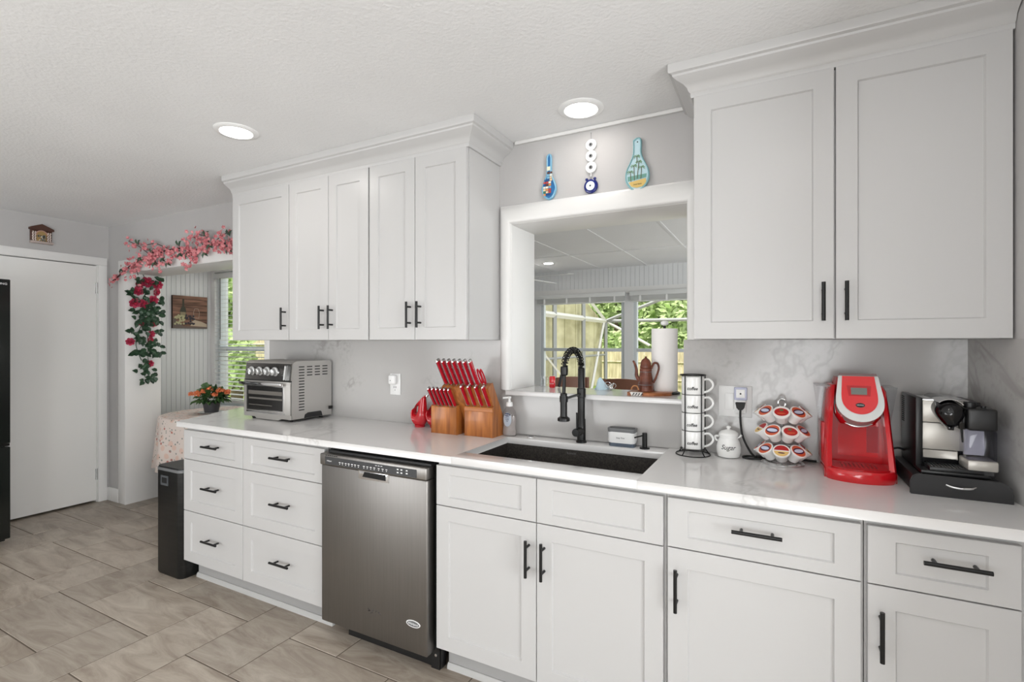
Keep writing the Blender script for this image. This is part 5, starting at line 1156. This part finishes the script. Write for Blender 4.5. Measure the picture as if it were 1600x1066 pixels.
# ------------------------------------------------------------------ nook table, plant, chair
tx, ty, tz, TR = -4.35, 2.72, .745, .44
t = thing('round_table', 'round table mostly hidden under a flowered cloth in the nook', 'table', (tx, ty, 0))
obj('tabletop', MB().lathe([(TR-.012, -.025), (TR-.006, -.02), (TR-.006, -.004), (TR-.012, 0)], (tx, ty, tz), 48), 'chair', t)
obj('pedestal', MB().lathe([(.20, .0), (.19, .03), (.06, .06), (.045, .12), (.045, .66), (.12, .72)], (tx, ty, 0), 28), 'chair', t)
def cloth_mat():
    q = NT('flower print cloth'); tc = q.n('ShaderNodeTexCoord'); nz = q.n('ShaderNodeTexNoise', i_Scale=9.0, i_Detail=2); q.l(tc, 'Object', nz, 'Vector')
    ad = q.n('ShaderNodeVectorMath', operation='MULTIPLY_ADD'); q.l(nz, 'Color', ad, 0); ad.inputs[1].default_value = (.03, .03, .03); q.l(tc, 'Object', ad, 2)
    base = L('#dccfc7'); cur = None; last = base
    for sc_, col, th, sd in ((17.0, '#b8776c', .15, 0), (26.0, '#8f9189', .17, 3.3), (13.0, '#dcbfb1', .26, 7.7), (30.0, '#757b70', .13, 5.1)):
        mp = q.n('ShaderNodeMapping'); mp.inputs['Location'].default_value = (sd, sd*.6, sd*1.7); q.l(ad, 0, mp, 0)
        vo = q.n('ShaderNodeTexVoronoi', i_Scale=sc_, i_Randomness=1.0); q.l(mp, 0, vo, 'Vector')
        r = q.ramp(vo, 'Distance', [(th, (1, 1, 1, 1)), (th+.05, (0, 0, 0, 1))])
        m = q.mix(r, 0, last, L(col)); last = (m, 2)
    q.l(last[0], 2, q.b, 'Base Color'); q.b.inputs['Roughness'].default_value = .9; return q.m
mb = MB(); n = 96; rings = []
for k, (rr, zz, amp) in enumerate(((.02, tz+.004, 0), (.25, tz+.004, 0), (TR-.01, tz+.004, 0), (TR+.002, tz+.0, 0), (TR+.006, tz-.015, .001), (TR+.010, tz-.10, .006), (TR+.016, tz-.25, .016), (TR+.026, tz-.42, .028))):
    rings.append([(tx+(rr+amp*math.sin(11*a+1.2*math.sin(3*a)))*math.cos(a), ty+(rr+amp*math.sin(11*a+1.2*math.sin(3*a)))*math.sin(a), zz) for a in [2*PI*i/n for i in range(n)]])
mb.loft(rings, caps=False); mb.add(rings[0], [tuple(range(n))])
o = one('tablecloth', mb, cloth_mat(), 'cream flower-printed cloth draped over the round nook table', 'tablecloth', ang=60)
so = o.modifiers.new('thick', 'SOLIDIFY'); so.thickness = .0015; so.offset = 1
px0, py0, pz0 = -4.375, 2.665, tz+.0060
t = thing('potted_plant', 'potted plant with orange blooms on the flowered cloth', 'potted plant', (px0, py0, pz0))
obj('saucer', MB().lathe([(.078, 0), (.100, .010), (.097, .011), (.07, .004)], (px0, py0, pz0), 32), 'white', t)
obj('pot', MB().loft([[(px0+r*1.12*math.cos(a), py0+r*math.sin(a), pz0+z) for a in [2*PI*k/32 for k in range(32)]] for r, z in ((.052, .006), (.066, .088), (.071, .090), (.071, .103), (.064, .103), (.060, .085))]), mat('charcoal pot', '#3b3b3e', .5), t)
mb = MB()
for k in range(150):
    a = rnd.uniform(0, 2*PI); el = rnd.uniform(-.15, 1.3); d = Vector((math.cos(a)*math.cos(el), math.sin(a)*math.cos(el), math.sin(el))); c = Vector((px0, py0, pz0+.105))+Vector((d.x*.085, d.y*.085, max(0, d.z)*.09))*rnd.uniform(.4, 1.25)
    leaf(mb, c, d+Vector((0, 0, -.25)), Vector((d.x*.3, d.y*.3-.3, 1)), rnd.uniform(.05, .075), rnd.uniform(.032, .048))
obj('foliage', mb, 'leafg', t)
mb = MB()
for k in range(16):
    a = 2*PI*k/16+rnd.uniform(-.2, .2); rr = rnd.uniform(.07, .155); hc = Vector((px0+math.cos(a)*rr, py0+math.sin(a)*rr, pz0+.225-rr*.42+rnd.uniform(-.012, .018)))
    for j in range(26):
        d = Vector((rnd.gauss(0, 1), rnd.gauss(0, 1), abs(rnd.gauss(0, 1))+.1)).normalized(); petal_flower(mb, hc+d*rnd.uniform(.012, .028), rnd.uniform(.009, .013), d+Vector((0, -.4, 0)), 4, rnd)
obj('blooms', mb, 'orange', t, 'clusters of small orange flowers', kind='stuff')
t = thing('dining_chair', 'dark reddish wooden chair behind the toaster oven in the nook', 'chair', (-3.65, 2.68, 0))
X, Y0, Y1 = -3.49, 2.43, 2.86
for y in (Y0, Y1-.035): 
    obj('leg', MB().box(X-.035, X, y, y+.035, 0, .918), 'chair', t, 'tall rear leg and back post', bevel=.003); obj('leg', MB().box(X-.37, X-.335, y, y+.035, 0, .44), 'chair', t, bevel=.003)
obj('seat', MB().box(X-.375, X, Y0-.005, Y1+.005, .44, .47), 'chair', t, bevel=.005); obj('top_rail', MB().box(X-.028, X-.006, Y0+.03, Y1-.03, .83, .905), 'chair', t, bevel=.004)
for k in range(4): obj('back_slat', MB().box(X-.024, X-.010, Y0+.07+k*.085, Y0+.10+k*.085, .47, .84), 'chair', t)
# ------------------------------------------------------------------ far room furniture
def farchair(x, y, rz, lab):
    t = thing('dining_chair', lab, 'chair', (x, y, 0), rz, 'brown high-backed chairs in the far room')
    O = lambda nm, mb, **k: obj(nm, mb, 'farwood', t, world=False, **k)
    for sx in (-1, 1):
        O('leg', MB().box(sx*.19-.018, sx*.19+.018, .16, .195, 0, .99), bevel=.003); O('leg', MB().box(sx*.19-.018, sx*.19+.018, -.20, -.165, 0, .44), bevel=.003)
        O('stretcher', MB().box(sx*.19-.01, sx*.19+.01, -.165, .16, .18, .205))
    O('seat', MB().box(-.215, .215, -.21, .2, .44, .485), bevel=.01)
    n = 8; f = lambda k: .172+.028*math.sin(PI*k/n)
    O('backrest', MB().loft([[(-.19+.38*k/n, f(k)-.012, .60), (-.19+.38*k/n, f(k)+.012, .60), (-.19+.38*k/n, f(k)+.012, .985+.016*math.sin(PI*k/n)), (-.19+.38*k/n, f(k)-.012, .985+.016*math.sin(PI*k/n))] for k in range(n+1)]))
    return t
b1 = farchair(-2.08, 5.2, PI+.7, 'brown chair back seen through the pass-through just right of the red can')
b2 = dup(b1, loc=(-1.37, 5.18, 0), rotz=PI-.05, label='brown chair back seen through the pass-through left of the brown teapot')
t = thing('drinking_glass', 'clear drinking glass at the left end of the ledge beside the red can', 'glass', (-1.100, 2.455, ZL))
obj('tumbler', MB().lathe([(.016, 0), (.019, .003), (.0215, .056), (.0200, .056), (.0175, .006), (.001, .005)], (-1.100, 2.455, ZL), 24), 'clear', t)
one('black_rod', MB().cyl((-1.020, 2.462, ZL+.003), (-1.000, 2.470, ZL+.095), .0075, n=10), 'rub', 'short black stick leaning up behind the red can', 'stick')  # plain rod for a dark object of unknown kind
t = thing('cleaning_cloth', 'pale blue and white cloth bunched in a peak on the ledge behind the faucet', 'cloth', (-.80, 2.44, ZL))
mb = MB(); rr_ = random.Random(9)
mb.loft([[(-.802+r*math.cos(a)*(1+.25*math.sin(3*a+q))+q*.006, 2.44+r*.6*math.sin(a)*(1+.2*math.cos(4*a)), ZL+z) for a in [2*PI*k/20 for k in range(20)]] for q, (r, z) in enumerate(((.034, 0), (.031, .014), (.022, .03), (.012, .05), (.004, .062)))])
for v in range(len(mb.v)): x_, y_, z_ = mb.v[v]; mb.v[v] = (x_-(z_-ZL)*.45+.02, y_, z_)
obj('folds', mb, mat('pale blue cloth', '#c4dbe6', .8), t, ang=70)
t = thing('wire_ornament', 'small chrome wire ornament on the ledge between faucet and teapot', 'ornament', (-.735, 2.44, ZL))
for k in range(5):
    a = k*1.3; cc = Vector((-.735+.012*math.cos(a), 2.44+.008*math.sin(a), ZL+.020+.007*math.sin(2*a))); u1 = Vector((math.cos(a), math.sin(a)*.5, .3)).normalized(); v1 = u1.orthogonal().normalized()
    obj('loop', MB().tube([cc+(u1*math.cos(b)+v1*math.sin(b))*.017 for b in [2*PI*j/16 for j in range(16)]], .0016, 6, closed=True), 'chrome', t)
obj('ball', MB().ball((-.735, 2.44, ZL+.0125), .0125), 'chrome', t)
t = thing('ceiling_fan', 'white ceiling fan, one blade showing through the pass-through', 'ceiling fan', (-2.72, 5.45, C))
obj('rod', MB().cyl((-2.72, 5.45, C), (-2.72, 5.45, 2.17), .012), 'whitep', t); obj('motor', MB().lathe([(.05, -.20), (.10, -.19), (.11, -.13), (.06, -.10)], (-2.72, 5.45, 2.3)), 'whitep', t)
for k in range(4):
    a = math.radians(-8+90*k); c, s_ = math.cos(a), math.sin(a); mb = MB(); P = lambda u, v, z: (-2.72+c*u-s_*v, 5.45+s_*u+c*v, z)
    mb.add([P(.10, -.05, 2.14), P(.66, -.075, 2.14), P(.66, .06, 2.155), P(.10, .05, 2.155), P(.10, -.05, 2.132), P(.66, -.075, 2.132), P(.66, .06, 2.147), P(.10, .05, 2.147)], [(0, 1, 2, 3), (7, 6, 5, 4), (0, 4, 5, 1), (1, 5, 6, 2), (2, 6, 7, 3), (3, 7, 4, 0)]); obj('blade', mb, 'whitep', t)
